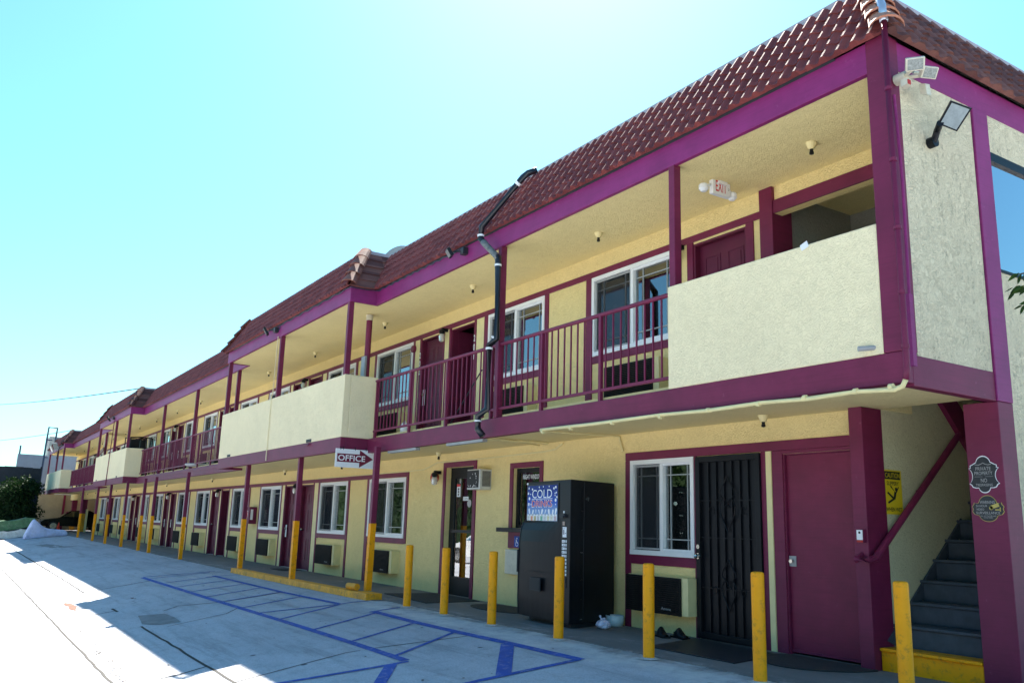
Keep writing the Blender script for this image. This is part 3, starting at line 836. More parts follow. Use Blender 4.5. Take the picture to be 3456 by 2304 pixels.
# door numbers
for s, x, z in (('2',-13.43,4.69),('0',-13.43,4.53),('1',-13.43,4.37),('2',-15.74+.99-.07,4.69),('0',-15.74+.99-.07,4.53),('2',-15.74+.99-.07,4.37)):
    pass
for num, x in (('201', -13.50), ('202', -15.70)):
    for q, ch in enumerate(num): text(ch, 'door_number', M['white_ink'], motel, (x, YW-.026, 4.60-.17*q), X_, Z_, -Y_, .06 if ch != '1' else .02, .12, .002, .01)

# ---- mansard roof
def tile_face(mb, O, e, n, L0, L1, s0, s1, run=.48, rise=.85, N=5, per=.162, amp=.031, smp=8, flat=False):
    O = Vector(O); e = Vector(e); n = Vector(n); up = Vector((0,0,1))
    nr = (-n*rise + up*run).normalized()
    lo = lambda t: L0+s0*t*run
    hi = lambda t: L1+s1*t*run
    umin = min(lo(0), lo(1)); umax = max(hi(0), hi(1))
    st = per/smp; k0 = math.floor(umin/st); k1 = math.ceil(umax/st); us = [k*st for k in range(k0, k1+1)]
    rnd = random.Random(int(abs(O.x)*10))
    jit = {}
    def prof(u, j):
        ph = (u/per) % 1.0; ti = math.floor(u/per)
        if (ti, j) not in jit: jit[(ti, j)] = (rnd.uniform(-.002, .003), rnd.uniform(-.006,.006))
        if flat: return jit[(ti,j)][0]*1.5
        b = amp*math.sin(math.pi*ph/.6) if ph < .6 else -.3*amp*math.sin(math.pi*(ph-.6)/.4)
        return b + jit[(ti, j)][0]
    for j in range(N):
        t0, t1 = j/N, (j+1)/N
        rows = []
        for q_, (t, off, w_) in enumerate(((t0, -.02, 0), (t0-.012, .024, 1), ((t0+t1)/2, .015, 1), (t1, .006, 1))):
            r = []
            for u in us:
                a, b = lo(max(0,t)), hi(max(0,t)); uc = min(max(u, a), b)
                h = prof(uc, j)*w_ + off; tj = jit[(math.floor(uc/per), j)][1]*(1 if q_ in (0, 1) else 0)
                r.append(O + e*uc + n*run*(t+tj) + up*rise*(t+tj) + nr*h)
            rows.append(r)
        base = len(mb.v)
        for r in rows: mb.v += [tuple(p) for p in r]
        nu = len(us)
        for q in range(3):
            for k in range(nu-1):
                a = base+q*nu+k
                if (Vector(mb.v[a])-Vector(mb.v[a+1])).length < 1e-6 and (Vector(mb.v[a+nu])-Vector(mb.v[a+nu+1])).length < 1e-6: continue
                mb.f.append((a, a+1, a+nu+1, a+nu)); mb.mi.append(mb.cur)
ZE = 5.56
def roof(y0, segs, name='tile_roof', mt='tile', **kw):
    m = MB()
    for s in segs: tile_face(m, *s, **kw)
    return m.build(name, M[mt], motel, smooth=False)
OV = .07                                         # eave overhang
for i, (a, b, y) in enumerate(SEG):
    if y == YB:
        s1 = -1 if i == 0 else 1; b1 = b+OV if i == 0 else b
        if i == 0: rf = roof(y, [((0,y-OV,ZE),(1,0,0),(0,1,0), a+OV, b1, -1, s1)])
        else: rf = roof(y, [((0,y-OV,ZE),(1,0,0),(0,1,0), a+OV, b-OV, -1, 1)])
    else:
        rf = roof(y, [((0,y-OV,ZE),(1,0,0),(0,1,0), a-OV, b+OV, 1, -1)])
        # end faces of the projecting bay with worn flat tiles
        for sd_ in (((b+OV,0,ZE),(0,1,0),(-1,0,0), y-OV, YB-OV, 1, 1), ((a-OV,0,ZE),(0,-1,0),(1,0,0), -(YB-OV), -(y-OV), -1, -1)):
            roof(y, [sd_], 'roof_end_face', 'oldtile', per=.27, flat=True)
roof(0, [((XR+OV,0,ZE),(0,1,0),(-1,0,0), YB-OV, 16, 1, 0)], 'side_tile_roof', 'oldtile', per=.21)
bk = MB()  # hidden filler added behind the tiles to stop sunlight leaking through
for i, (a, b, y) in enumerate(SEG):
    x0, x1 = (a+.50, b-.50) if y == YJ else (a-.45, (b-.50 if i == 0 else b+.45))
    sec = [(y+.07,5.50),(y-.02,5.565),(y-.055,5.585),(y-OV+.48*.95,6.37),(y+1.6,6.37),(y+1.6,5.50)]
    bk.prism(sec, (x1,0,0), Y_, Z_, X_, x1-x0)
bk.box(-71.0, -4.75, YB+1.5, 15.9, 5.6, 6.37)
bk.build('roof_leak_filler', M['darkgrey'], motel)
# hip caps
def hip(P, Q, mt, n=5, r=.13):
    P = Vector(P); Q = Vector(Q); m = MB(); d = (Q-P)
    ax = d.normalized(); side = ax.cross(Vector((0,0,1))).normalized(); out = side.cross(ax).normalized()
    for k in range(n):
        a = P+d*(k/n-.02); b = P+d*((k+1)/n+.03)
        ra, rb = r*1.12, r*.86
        A = []; B = []
        for q in range(9):
            t = math.pi*q/8
            A.append(a + side*math.cos(t)*ra + out*(math.sin(t)*ra*.75+.03)); B.append(b + side*math.cos(t)*rb + out*(math.sin(t)*rb*.75+.0))
        for q in range(8): m.quad(A[q], A[q+1], B[q+1], B[q])
        for q in range(8): m.quad(A[q]-out*.02, A[q+1]-out*.02, A[q+1], A[q])
    return m.build('hip_cap', M[mt], motel, smooth=False)
hip((XR+OV, YB-OV, ZE), (XR+OV-.48, YB-OV+.48, ZE+.85), 'cap', 5, .13)
for i in (1, 3, 5):
    a, b, y = SEG[i]
    hip((b+OV, y-OV, ZE), (b+OV-.48, y-OV+.48, ZE+.85), 'oldtile' if i > 1 else 'cap2', 4, .14)
    hip((a-OV, y-OV, ZE), (a-OV+.48, y-OV+.48, ZE+.85), 'oldtile', 4, .13)
# flashing along the top and the flat roof behind it
fl_ = MB(); run = .48
def top(y): return y-OV+run
for i, (a, b, y) in enumerate(SEG):
    if y == YB: x0, x1 = a+OV-run, (b+OV-run) if i == 0 else b-OV+run
    else: x0, x1 = a-OV+run, b+OV-run
    fl_.box(x0-.04, x1+.04, top(y)-.012, top(y)+.05, 6.385, 6.455)
    if y == YJ:
        fl_.box(x1-.06, x1+.03, top(y)+.05, top(YB)-.03, 6.385, 6.45); fl_.box(x0-.03, x0+.06, top(y)+.05, top(YB)-.03, 6.385, 6.45)
fl_.box(XR+OV-run-.05, XR+OV-run+.03, top(YB)+.05, 16, 6.385, 6.452)
fl_.build('roof_flashing', M['flash'], motel)
fr = MB()
for i, (a, b, y) in enumerate(SEG):
    x0, x1 = (a-OV+run+.06, b+OV-run-.06) if y == YJ else (a+OV-run-.06 if True else a, (b+OV-run-.05 if i == 0 else b-OV+run+.06))
    fr.box(x0, x1, top(y)+.05, 16, 6.28, 6.375) if y == YB else fr.box(x0, x1, top(y)+.05, top(YB)+.05, 6.28, 6.375)
fr.box(-71, -4.7, 15.8, 16, 0, 6.37); fr.box(-71.2, -71, 7.8, 16, 2.6, 6.37)
fr.build('flat_roof', M['grey'], motel)

# ---- railings
def railing(x0, x1, posts, step, lab=None):
    m = MB(); y = YB+.05
    m.tube([(x0,y,3.80),(x1,y,3.80)], .026, 10); m.box(x0, x1, y-.018, y+.018, 2.85, 2.885)
    for p in posts: m.box(p-.022, p+.022, y-.022, y+.022, 2.735, 3.80)
    n = int((x1-x0)/step)
    for k in range(1, n+1):
        xx = x0+(x1-x0)*k/(n+1)
        if min(abs(xx-p) for p in posts) > .05: m.box(xx-.0085, xx+.0085, y-.0085, y+.0085, 2.885, 3.79)
    return m.build('balcony_railing', M['maroon'], motel)
railing(-14.76, -6.88, [-8.10,-9.35,-10.63,-11.99,-13.29,-14.70], .142)
railing(-37.95, -23.42, [-25,-26.6,-28.2,-30,-31.6,-33.2,-34.9,-36.6], .142)
railing(-61.75, -46.62, [-48.4,-50,-51.6,-53.2,-54.9,-56.6,-58.3,-60], .142)

# ---- stairs
STX = -5.42
st = MB(); rise = .206; tread = .245; y1 = 7.74
for k in range(1, 14):
    z = rise*k+.01; yy = y1+tread*(k-1)
    if k > 1:
        st.box(STX, -4.24, yy, yy+tread+.3, z-rise if k > 2 else .20, z-.03); st.box(STX, -4.24, yy-.03, yy+tread+.05, z-.03, z)
st.build('staircase', M['tread'], motel, bevel=.008)
m = MB(); m.box(-5.40, -4.41, y1-.02, y1+.26, 0, .185); m.box(-5.40, -4.41, y1-.045, y1+.04, .185, .215); m.build('bottom_step', M['yellow'], motel, bevel=.008)
m = MB(); m.box(-5.40, -4.41, y1+.04, y1+.25, .185, .212); m.build('bottom_tread', M['yellowold'], motel)
m = MB(); m.box(-5.56, STX, 7.951, 11, 0, ZF+.01); m.box(-5.56, -4.23, 11, 11.15, 0, 5.29); m.box(-5.56, -4.2, 10.6, 11, 2.6, ZF)
m.build('stair_wall', M['stairwall'], motel)
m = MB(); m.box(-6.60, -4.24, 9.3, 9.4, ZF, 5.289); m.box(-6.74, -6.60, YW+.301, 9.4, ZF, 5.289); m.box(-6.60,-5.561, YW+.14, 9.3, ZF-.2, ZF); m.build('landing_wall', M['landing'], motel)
m = MB(); m.prism([(0,0),(1.3,1.1),(1.3,1.25),(-.12,.05)], (STX+.004, 7.95, .22), Y_, Z_, X_, -.02); m.build('stringer_board', M['tread'], motel)
m = MB()
def hpt(y, z): return (STX+.09, y, z)
m.tube([(-5.50,7.55,1.03),(-5.34,7.53,1.03),(STX+.09,7.62,1.05),(STX+.09,9.2,2.36)], .036, 10)
m.tube([(-5.48,7.62,1.08),(-5.48,7.55,1.04)], .022, 8); m.tube([(STX+.09,8.5,1.76),(STX,8.5,1.72)], .016, 8)
m.build('handrail', M['maroon'], motel, smooth=False)
m = MB(); m.obox((STX+.03, 9.3, 2.55), ((0,.55,-.55),(0,.55,.55),(1,0,0)), (.4,.12,.03)); m.build('stair_soffit_board', M['maroon'], motel)

# ---- front doors on the ground floor
m = MB(); m.box(-6.54, -6.525, YW-.002, YW+.13, .006, 2.12); m.box(-6.525, -5.60, YW-.002, YW+.13, 2.108, 2.12); m.build('door_jamb', M['maroon'], motel)
m = MB(); m.box(-6.524, -5.602, YW+.03, YW+.08, .03, 2.107); rd = m.build('flush_door', M['door'], motel, label='plain flush maroon door with a steel lock plate', bevel=.003)
m = MB(); m.box(-6.525, -6.435, YW+.022, YW+.03, .91, 1.02); m.cur = 1; m.tube([(-6.475,YW+.02,.965),(-6.475,YW-.02,.965)], .022, 14); m.build('lock_plate', [M['grey'], M['chrome']], rd)
m = MB(); m.box(-6.52, -5.602, YW+.012, YW+.03, .03, .055); m.build('door_sweep', M['maroon'], rd)
m = MB()
m.box(-7.87,-7.80,YW-.05,YW+.03,.02,2.15); m.box(-6.92,-6.85,YW-.05,YW+.03,.02,2.15); m.box(-7.80,-6.92,YW-.05,YW+.03,2.08,2.15); m.box(-7.80,-6.92,YW-.05,YW+.03,.02,.09)
sd = m.build('security_door', M['black'], motel, label='black wrought iron security screen door', bevel=.003)
m = MB(); m.box(-7.80,-6.92,YW+.0,YW+.01,.09,2.08); m.build('mesh_panel', M['black'], sd)
m = MB()
for k in range(1, 7): xx = -7.80+.88*k/7; m.box(xx-.008, xx+.008, YW-.026, YW-.004, .09, 2.08)
for zz in (.6, 1.18, 1.62): m.box(-7.80, -6.92, YW-.03, YW-.022, zz-.006, zz+.006)
def scroll(cx, cz, s):
    P = []
    for sg in (-1, 1):
        P = [(cx, YW-.032, cz-.28*s)] + [(cx+sg*s*a, YW-.032, cz+s*b) for a, b in ((.06,-.16),(.12,-.05),(.14,.05),(.10,.13),(.04,.14),(.01,.08),(.05,.04))]
        m.tube(P, .008, 6)
        P = [(cx, YW-.032, cz+.45*s)] + [(cx+sg*s*a, YW-.032, cz+s*b) for a, b in ((.05,.36),(.12,.27),(.13,.20),(.08,.16))]
        m.tube(P, .008, 6)
        P = [(cx+sg*s*(.28+.05*math.cos(t)), YW-.032, cz+s*(.0+.05*math.sin(t))) for t in [.5*k for k in range(11)]]
        m.tube(P, .006, 6)
scroll(-7.36, 1.50, .9); scroll(-7.36, .58, .8)
m.build('iron_bars', M['black'], sd)
m = MB()
for z, r in ((.96, .035), (1.07, .026)): m.tube([(-7.82,YW-.05,z),(-7.82,YW-.07,z)], r, 16)
m.ball((-7.82,YW-.10,.96), .03); m.build('knob', M['chrome'], sd)
# glazed office door
yo = YW+.10
m = MB(); m.box(-14.39,-14.22,yo,yo+.05,.01,2.27); m.box(-13.42,-13.37,yo,yo+.05,.01,2.27); m.box(-14.22,-13.42,yo,yo+.05,2.07,2.27); m.box(-14.22,-13.42,yo,yo+.05,.01,.32); m.box(-14.24,-13.40,yo-.05,yo,1.10,1.15)
od = m.build('office_door', M['black'], motel, label='black framed glass office door with push bar')
m = MB(); m.box(-14.22,-13.42,yo+.02,yo+.026,.32,2.07); m.build('pane', M['glass'], od)
m = MB(); m.box(-14.17,-14.04,yo+.012,yo+.016,1.74,1.97); stk = m.build('notice_sticker', M['paper'], od)
m = MB(); m.box(-14.17,-14.04,yo+.009,yo+.012,1.925,1.97); m.cur = 1
for q in range(3): m.tube([(-14.105,yo+.011,1.88-.05*q),(-14.105,yo+.009,1.88-.05*q)], .022, 10)
m.build('sticker_print', [M['red_ink'], M['black_ink']], od)
m = MB(); m.box(-13.93,-13.74,yo+.012,yo+.016,1.67,1.74); m.build('notice_label', M['paper'], od); text('No Smoking', 'lettering', M['black_ink'], od, (-13.835,yo+.012,1.705), X_, Z_, -Y_, .16, .03)
m = MB(); m.tube([(-13.70,yo+.016,1.62),(-13.70,yo+.012,1.62)], .07, 20); m.build('round_sticker', M['pewter'], od)
# night window
yn = YW+.06
m = MB(); m.box(-12.07,-12.0,yn,yn+.05,1.22,2.17); m.box(-11.37,-11.31,yn,yn+.05,1.22,2.17); m.box(-12.0,-11.37,yn,yn+.05,2.10,2.17); m.box(-12.0,-11.37,yn,yn+.05,1.22,1.27)
nw = m.build('night_window', M['black'], motel)
m = MB(); m.box(-12.0,-11.37,yn+.02,yn+.026,1.27,2.10); m.build('pane', M['glass'], nw)
text('NIGHT WINDOW', 'lettering', M['white_ink'], nw, (-11.65, yn+.018, 2.03), X_, Z_, -Y_, .52, .075, .002, .01)
m = MB(); m.box(-12.22,-11.2,YW-.22,YW+.05,1.152,1.218); m.build('shelf', M['black'], nw)
m = MB(); m.box(-11.97,-11.80,YW-.026,YW-.021,.92,1.09); m.cur = 1
m.tube([(-11.885,YW-.027,1.055),(-11.885,YW-.030,1.055)], .013, 10); m.poly([(-11.91,YW-.029,1.03),(-11.895,YW-.029,1.04),(-11.88,YW-.029,1.0),(-11.85,YW-.029,.99),(-11.855,YW-.029,.975),(-11.895,YW-.029,.985)])
for q in range(14):
    t0, t1 = [R(150+15*k) for k in (q, q+1)]
    m.quad(*[(-11.885+r_*math.cos(t), YW-.029, .975+r_*math.sin(t)) for r_, t in ((.035,t0),(.035,t1),(.045,t1),(.045,t0))])
m.build('access_sign', [M['blue'], M['white_ink']], nw)
m = MB(); m.box(-12.12,-11.55,YW-.10,YW+.02,.50,.88); m.build('utility_box', M['beige'], motel, bevel=.01)

# ---- conduits fixed to the building
m = MB()
m.tube([(-21.1,YW-.012,2.262),(-15.97,YW-.012,2.262),(-15.3,YW-.012,2.275),(-15.0,YW-.012,2.33),(-14.75,YW-.012,2.385),(-13.2,YW-.012,2.38),(-11.2,YW-.012,2.40),(-10.9,YW-.012,2.42),(-10.7,YW-.012,2.5)], .014, 8)
m.tube([(-11.1,6.55,2.51),(-11.0,7.7,2.51)], .022, 8); m.tube([(-10.75,6.5,2.50),(-11.3,7.75,2.50)], .012, 6)
m.tube([(-9.7,6.55,2.515),(-9.36,YW-.02,2.51),(-9.33,YW-.02,2.42),(-9.28,YW-.02,2.30)], .014, 6)
m.build('wall_conduit', M['cream'], motel)
for x in (-13.5, -11.35):
    m = MB(); m.box(x-.55, x+.55, YB+.03, YB+.11, 2.43, 2.47); m.build('tube_light', M['grey'], motel)

# ================================================================== separate things
# bollards
desc = ['yellow pipe bollard nearest the yellow kerb, before the office window wall', 'yellow pipe bollard in front of the black glass office door mat', 'yellow pipe bollard between the office door and the vending machine',
        'yellow pipe bollard standing in front of the black vending machine', 'yellow pipe bollard in front of the white window and black air conditioner grille', 'yellow pipe bollard in front of the black iron security door',
        'large yellow pipe bollard in front of the stairs, nearest the camera']
for (x, s), lab in zip(((-12.28,0),(-11.11,0),(-9.83,0),(-8.37,0),(-6.84,0),(-5.42,0),(-4.19,.22)), desc):
    y = 6.06+s
    m = MB(); m.lathe([(.060,-.02),(.0575,.02),(.0575,.892),(.055,.91),(.045,.918),(.02,.921)], (x,y,gz(y)), 28)
    o = m.build('bollard', M['yellow'], loc=(x,y,gz(y)), smooth=True); tag(o, lab, 'bollard', 'yellow bollards along the walkway')
    md = o.modifiers.new('edge', 'EDGE_SPLIT'); md.split_angle = R(35)
    rg = random.Random(int(x*100)); m = MB(); n = 26; r1 = [rg.uniform(.085,.125) for _ in range(n)]
    for k in range(n):
        a0, a1 = 2*math.pi*k/n, 2*math.pi*(k+1)/n; q0, q1 = r1[k], r1[(k+1)%n]
        P = lambda r_, a, h: (x+r_*math.cos(a), y+r_*math.sin(a), gz(y+r_*math.sin(a))+h)
        m.quad(P(.055,a0,.020), P(q0,a0,.007), P(q1,a1,.007), P(.055,a1,.020))
    m.build('concrete_collar', M['collar'], o)
# kerb
m = MB()
prof = [(-21.1,5.80,5.98),(-19,5.82,6.0),(-16,5.86,6.05),(-14.3,5.90,6.10),(-13.55,5.94,6.16)]
for (a, y0, y1_), (b, y2, y3) in zip(prof, prof[1:]):
    z0 = -.06; zt = .10
    m.quad((a,y0,z0),(b,y2,z0),(b,y2+.015,zt),(a,y0+.015,zt)); m.quad((a,y0+.015,zt),(b,y2+.015,zt),(b,y3,zt),(a,y1_,zt)); m.quad((b,y3,z0),(a,y1_,z0),(a,y1_,zt),(b,y3,zt))
m.quad((-13.55,5.94,-.06),(-13.55,6.16,-.06),(-13.55,6.16,.1),(-13.55,5.955,.1)); m.quad((-21.1,5.98,-.06),(-21.1,5.80,-.06),(-21.1,5.815,.1),(-21.1,5.98,.1))
m.box(-14.1, -13.52, 5.93, 6.22, -.06, .105)
tag(m.build('parking_kerb', M['yellowold'], loc=(-17.3,5.9,0), bevel=.012), 'long worn yellow painted concrete kerb at the edge of the walkway', 'kerb')
m = MB(); m.tube([(-14.5,6.02,.16),(-14.2,6.06,.16)], .055, 14); m.tube([(-14.5,6.02,.16),(-14.49,6.02,.16)], .04, 14)
tag(m.build('pipe_stub', M['yellowold'], loc=(-14.35,6.04,.1)), 'short yellow pipe stub lying on the kerb beside the office column', 'pipe')

# vending machine
vx, vy = -9.75, 7.2
vm = thing('vending_machine', 'tall black cold drinks vending machine against the stucco wall', 'vending machine', (vx, vy, 0))
foot = [(-10.36,6.91),(-9.12,6.76),(-9.15,6.94),(-9.38,7.70),(-10.30,7.72)]
m = MB()
m.prism(foot, (0,0,1.86), X_, Y_, Z_, 1.80)
m.build('cabinet', M['black'], vm, bevel=.01)
m = MB(); m.prism([(-10.33,6.98),(-9.2,6.85),(-9.2,6.98),(-9.40,7.66),(-10.28,7.68)], (0,0,.062), X_, Y_, Z_, .058); m.build('base_plinth', M['darkgrey'], vm)
FX = Vector((-9.12+10.36, 6.76-6.91, 0)).normalized(); FN = Vector((FX.y, -FX.x, 0)); FO = Vector((-10.36,6.91,0)); FW = 1.249
def fp(u, z, d=0): return FO + FX*u*FW + Vector((0,0,z)) + FN*d
# bulged lower door with a grey edge
m = MB(); zs = [.07,.30,.75,1.05,1.20,1.30,1.34]; ds = [.085,.10,.10,.095,.075,.04,.004]
for (z0, d0), (z1, d1) in zip(zip(zs, ds), zip(zs[1:], ds[1:])):
    for q in range(8):
        u0, u1 = .80*q/8, .80*(q+1)/8; k0, k1 = 1-(q/8)**2, 1-((q+1)/8)**2
        m.quad(fp(u0,z0,d0*k0+.002), fp(u1,z0,d0*k1+.002), fp(u1,z1,d1*k1+.002), fp(u0,z1,d1*k0+.002))
m.quad(fp(0,.07,.0), fp(.80,.07,0), fp(.5,.07,.05), fp(0,.07,.085))
m.build('door_panel', M['black'], vm)
m = MB()
for (z0, d0), (z1, d1) in zip(zip(zs, ds), zip(zs[1:], ds[1:])): m.quad(fp(-.012,z0,0), fp(-.012,z0,d0+.008), fp(-.012,z1,d1+.008), fp(-.012,z1,0)); m.quad(fp(-.012,z0,d0+.008), fp(.004,z0,d0+.008), fp(.004,z1,d1+.008), fp(-.012,z1,d1+.008))
m.obox(fp(-.015,.78,.10), (FX, FN, Z_), (.012,.02,.15)); m.build('side_edge', M['darkgrey'], vm)
m = MB(); m.obox(fp(.40,.50,.10), (FX, FN, Z_), (.15,.006,.085)); m.cur = 1; m.obox(fp(.40,.50,.106), (FX, FN, Z_), (.13,.003,.066)); m.cur = 2
m.obox(fp(.39,.66,.1005), (FX, FN, Z_), (.30,.002,.003)); m.build('delivery_slot', [M['darkgrey'], M['black_ink'], M['black_ink']], vm)
# printed picture panel
def m_panel():
    mt, nt, p = newmat('drinks_panel')
    co = coords(nt); sp = nt.nodes.new('ShaderNodeSeparateXYZ'); nt.links.new(co, sp.inputs[0])
    c = ramp(nt, ramp_v(nt, sp.outputs[2], 1.42, 1.80), [(0, (.22,.36,.62)), (.35, (.03,.10,.50)), (1, (.008,.02,.20))])
    nt.links.new(c, p.inputs['Base Color']); p.inputs['Roughness'].default_value = .2
    return mt
m = MB(); m.obox(fp(.385,1.565,.004), (FX, FN, Z_), (.46,.006,.258)); m.build('display_frame', M['darkgrey'], vm)
m = MB(); m.obox(fp(.385,1.565,.010), (FX, FN, Z_), (.435,.003,.238)); pn = m.build('display_panel', m_panel(), vm)
def pu(u): return .385+(u-.30)*1.36
def disc(mb, u, z, r, rz=None, d=.0142):
    rz = rz or r; u = pu(u); r = r*1.45; mb.poly([fp(u + r*math.cos(t)/FW, z + rz*math.sin(t), d) for t in [2*math.pi*k/14 for k in range(14)]])
m = MB(); rr = random.Random(5)
for (u, z, r) in ((.07,1.77,.011),(.13,1.755,.012),(.06,1.70,.014),(.10,1.69,.007),(.08,1.63,.017),(.07,1.55,.018),(.11,1.55,.010),(.53,1.77,.014),(.50,1.755,.013),(.52,1.69,.009),(.54,1.70,.01),(.52,1.66,.007),(.53,1.60,.018),(.55,1.64,.012),(.25,1.78,.009),(.32,1.785,.008),(.42,1.785,.008),(.53,1.545,.008)):
    disc(m, u, z, r, r*1.25)
for (u, z, r, tl) in ((.08,1.475,.017,.4),(.15,1.46,.015,-.4),(.20,1.475,.007,0),(.25,1.47,.009,.5),(.31,1.465,.018,-.5),(.37,1.47,.009,-.6),(.42,1.465,.018,.3),(.49,1.46,.016,-.3),(.54,1.475,.018,-.5)):
    m.poly([fp(pu(u) + (1.4*r*math.cos(t) + (tl*.05*max(0,-math.sin(t))))/FW, z + r*1.3*math.sin(t) - max(0,-math.sin(t))*.04, .0142) for t in [2*math.pi*k/14 for k in range(14)]])
m.obox(fp(.385,1.622,.0138), (FX, FN, Z_), (.30,.0008,.004))
m.build('water_drops', M['white_ink'], pn)
text('COLD', 'lettering', M['white_ink'], pn, fp(.385,1.69,.012), FX, Z_, FN, .58, .115, .003, .0)
text('DRINKS', 'lettering', M['white_ink'], pn, fp(.385,1.557,.012), FX, Z_, FN, .60, .10, .0022, .028)
text('DRINKS', 'lettering', M['red_ink'], pn, fp(.385,1.557,.012), FX, Z_, FN, .58, .085, .003, .004)
cols = [(.62,.62,.55),(.72,.30,.16),(.52,.42,.2),(.45,.46,.46),(.16,.45,.30),(.55,.58,.55),(.68,.62,.36),(.70,.66,.52),(.55,.40,.42)]
m = MB(); mats_ = [M['paper']]; m.obox(fp(.385,1.373,.0132), (FX, FN, Z_), (.432,.0008,.043))
for q, c in enumerate(cols):
    mats_.append(paint('drink_label', c, .5, .25, 40)); m.cur = q+1; u = .07+.077*q
    m.obox(fp(u+.005,1.362,.0146), (FX, FN, Z_), (.032,.0006,.03)); 
m.build('bottle_row', mats_, pn)
text('9 8 7 6 5 4 3 2 1', 'lettering', M['black_ink'], pn, fp(.385,1.408,.0130), FX, Z_, FN, .76, .016, .0024)
m = MB(); m.obox(fp(.86,1.40,.012), (FX, FN, Z_), (.075,.02,.02)); m.obox(fp(.87,1.385,.03), (FX, FN, Z_), (.05,.02,.012)); m.build('bill_acceptor', M['darkgrey'], vm)
m = MB(); m.obox(fp(.87,1.445,.004), (FX, FN, Z_), (.014,.004,.014)); m.obox(fp(.89,1.19,.004), (FX, FN, Z_), (.048,.004,.065))
for q in range(10): m.obox(fp(.87,1.075-.046*q,.004), (FX, FN, Z_), (.036,.004,.016)); m.obox(fp(.925,1.075-.046*q,.004), (FX, FN, Z_), (.010,.004,.016))
m.cur = 1; m.obox(fp(.875,1.19,.0085), (FX, FN, Z_), (.018,.0006,.03)); m.obox(fp(.915,1.175,.0085), (FX, FN, Z_), (.014,.0006,.006)); m.obox(fp(.88,1.235,.0085), (FX, FN, Z_), (.035,.0006,.003))
for q in range(10): m.obox(fp(.865+.012*math.sin(q*2.1),1.075-.046*q,.0085), (FX, FN, Z_), (.010,.0006,.007))
m.build('selection_buttons', [M['paper'], paint('button_print', (.30,.26,.28), .6, .5, 60)], vm)
m = MB(); m.obox(fp(.87,1.30,.004), (FX, FN, Z_), (.026,.004,.024)); m.build('coin_slot', paint('coin_plate', (.40,.28,.22), .4, .2, 30), vm)
m = MB(); m.obox(fp(.90,.56,.004), (FX, FN, Z_), (.045,.005,.065)); m.cur = 1; m.obox(fp(.875,.565,.010), (FX, FN, Z_), (.012,.002,.04)); m.obox(fp(.925,.575,.010), (FX, FN, Z_), (.008,.002,.03)); m.build('coin_return', [M['darkgrey'], M['black_ink']], vm)
m = MB(); m.obox(fp(.02,1.835,.004), (FX, FN, Z_), (.02,.003,.012)); m.build('machine_tag', M['paper'], vm)
SX = Vector((-9.38+9.12, 7.70-6.92, 0)).normalized(); SN = Vector((SX.y, -SX.x, 0)); SO = Vector((-9.12, 6.92, 0))
m = MB()
for z in (1.78,1.46,1.22,.94,.60,.36,.12):
    for s_ in (.02,.05): m.tube([SO+SX*s_+Z_*z, SO+SX*s_+Z_*z+SN*.004], .007, 8)
m.tube([SO+SX*.13+Z_*1.62, SO+SX*.13+Z_*1.62+SN*.03], .028, 12); m.build('side_rivets', M['chrome'], vm)
m = MB(); m.obox(SO+SX*.085+Z_*.98+SN*.001, (SX, SN, Z_), (.003,.003,.86)); m.build('side_seam', M['darkgrey'], vm)

# window air conditioner beside the office door
aw = thing('window_air_conditioner', 'weathered silver and black window air conditioner high beside office door', 'air conditioner', (-12.98, 7.68, 1.84))
m = MB(); m.box(-13.22,-12.78,7.56,7.80,1.84,2.18); m.build('casing', M['lightgrey'], aw, bevel=.006)
m = MB(); m.box(-13.20,-12.83,7.545,7.561,1.87,2.16); m.build('coil_panel', M['darkgrey'], aw)
m = MB(); rr = random.Random(2)
for q in range(16):
    cx, cz, s_ = rr.uniform(-13.17,-12.86), rr.choice((rr.uniform(1.88,1.97), rr.uniform(1.88,2.13))), rr.uniform(.006,.016)
    m.poly([(cx+s_*math.cos(t)*rr.uniform(.5,1), 7.5435, cz+s_*1.4*math.sin(t)*rr.uniform(.5,1)) for t in [2*math.pi*k/7 for k in range(7)]])
m.build('peeling_paint', M['paper'], aw)
m = MB(); m.box(-12.782,-12.777,7.60,7.765,1.89,2.15); m.cur = 1
for q in range(13): m.box(-12.78,-12.772,7.60,7.765,1.895+.0198*q,1.905+.0198*q)
m.build('side_grille', [M['black_ink'], M['grey']], aw)

# signs
os_ = thing('office_sign', 'white OFFICE sign with maroon right pointing arrow hanging under the balcony', 'sign', (-14.85, 6.1, 2.19))
m = MB(); m.box(-14.87,-14.85,5.76,6.50,2.19,2.52); m.build('sign_board', M['white'], os_)
m = MB(); m.prism([(5.79,2.285),(6.22,2.285),(6.22,2.20),(6.485,2.36),(6.22,2.515),(6.22,2.435),(5.79,2.435)], (-14.848,0,0), Y_, Z_, X_, .0015); m.build('arrow', M['maroon_ink'], os_)
text('OFFICE', 'lettering', M['white_ink'], os_, (-14.848, 6.07, 2.36), Y_, Z_, X_, .52, .105, .002, .012)
m = MB()
for y in (5.85, 5.9, 6.13, 6.34): m.tube([(-14.855,y,2.50),(-14.855,y,2.56)], .008, 6)
m.build('hanging_clip', M['black'], os_)

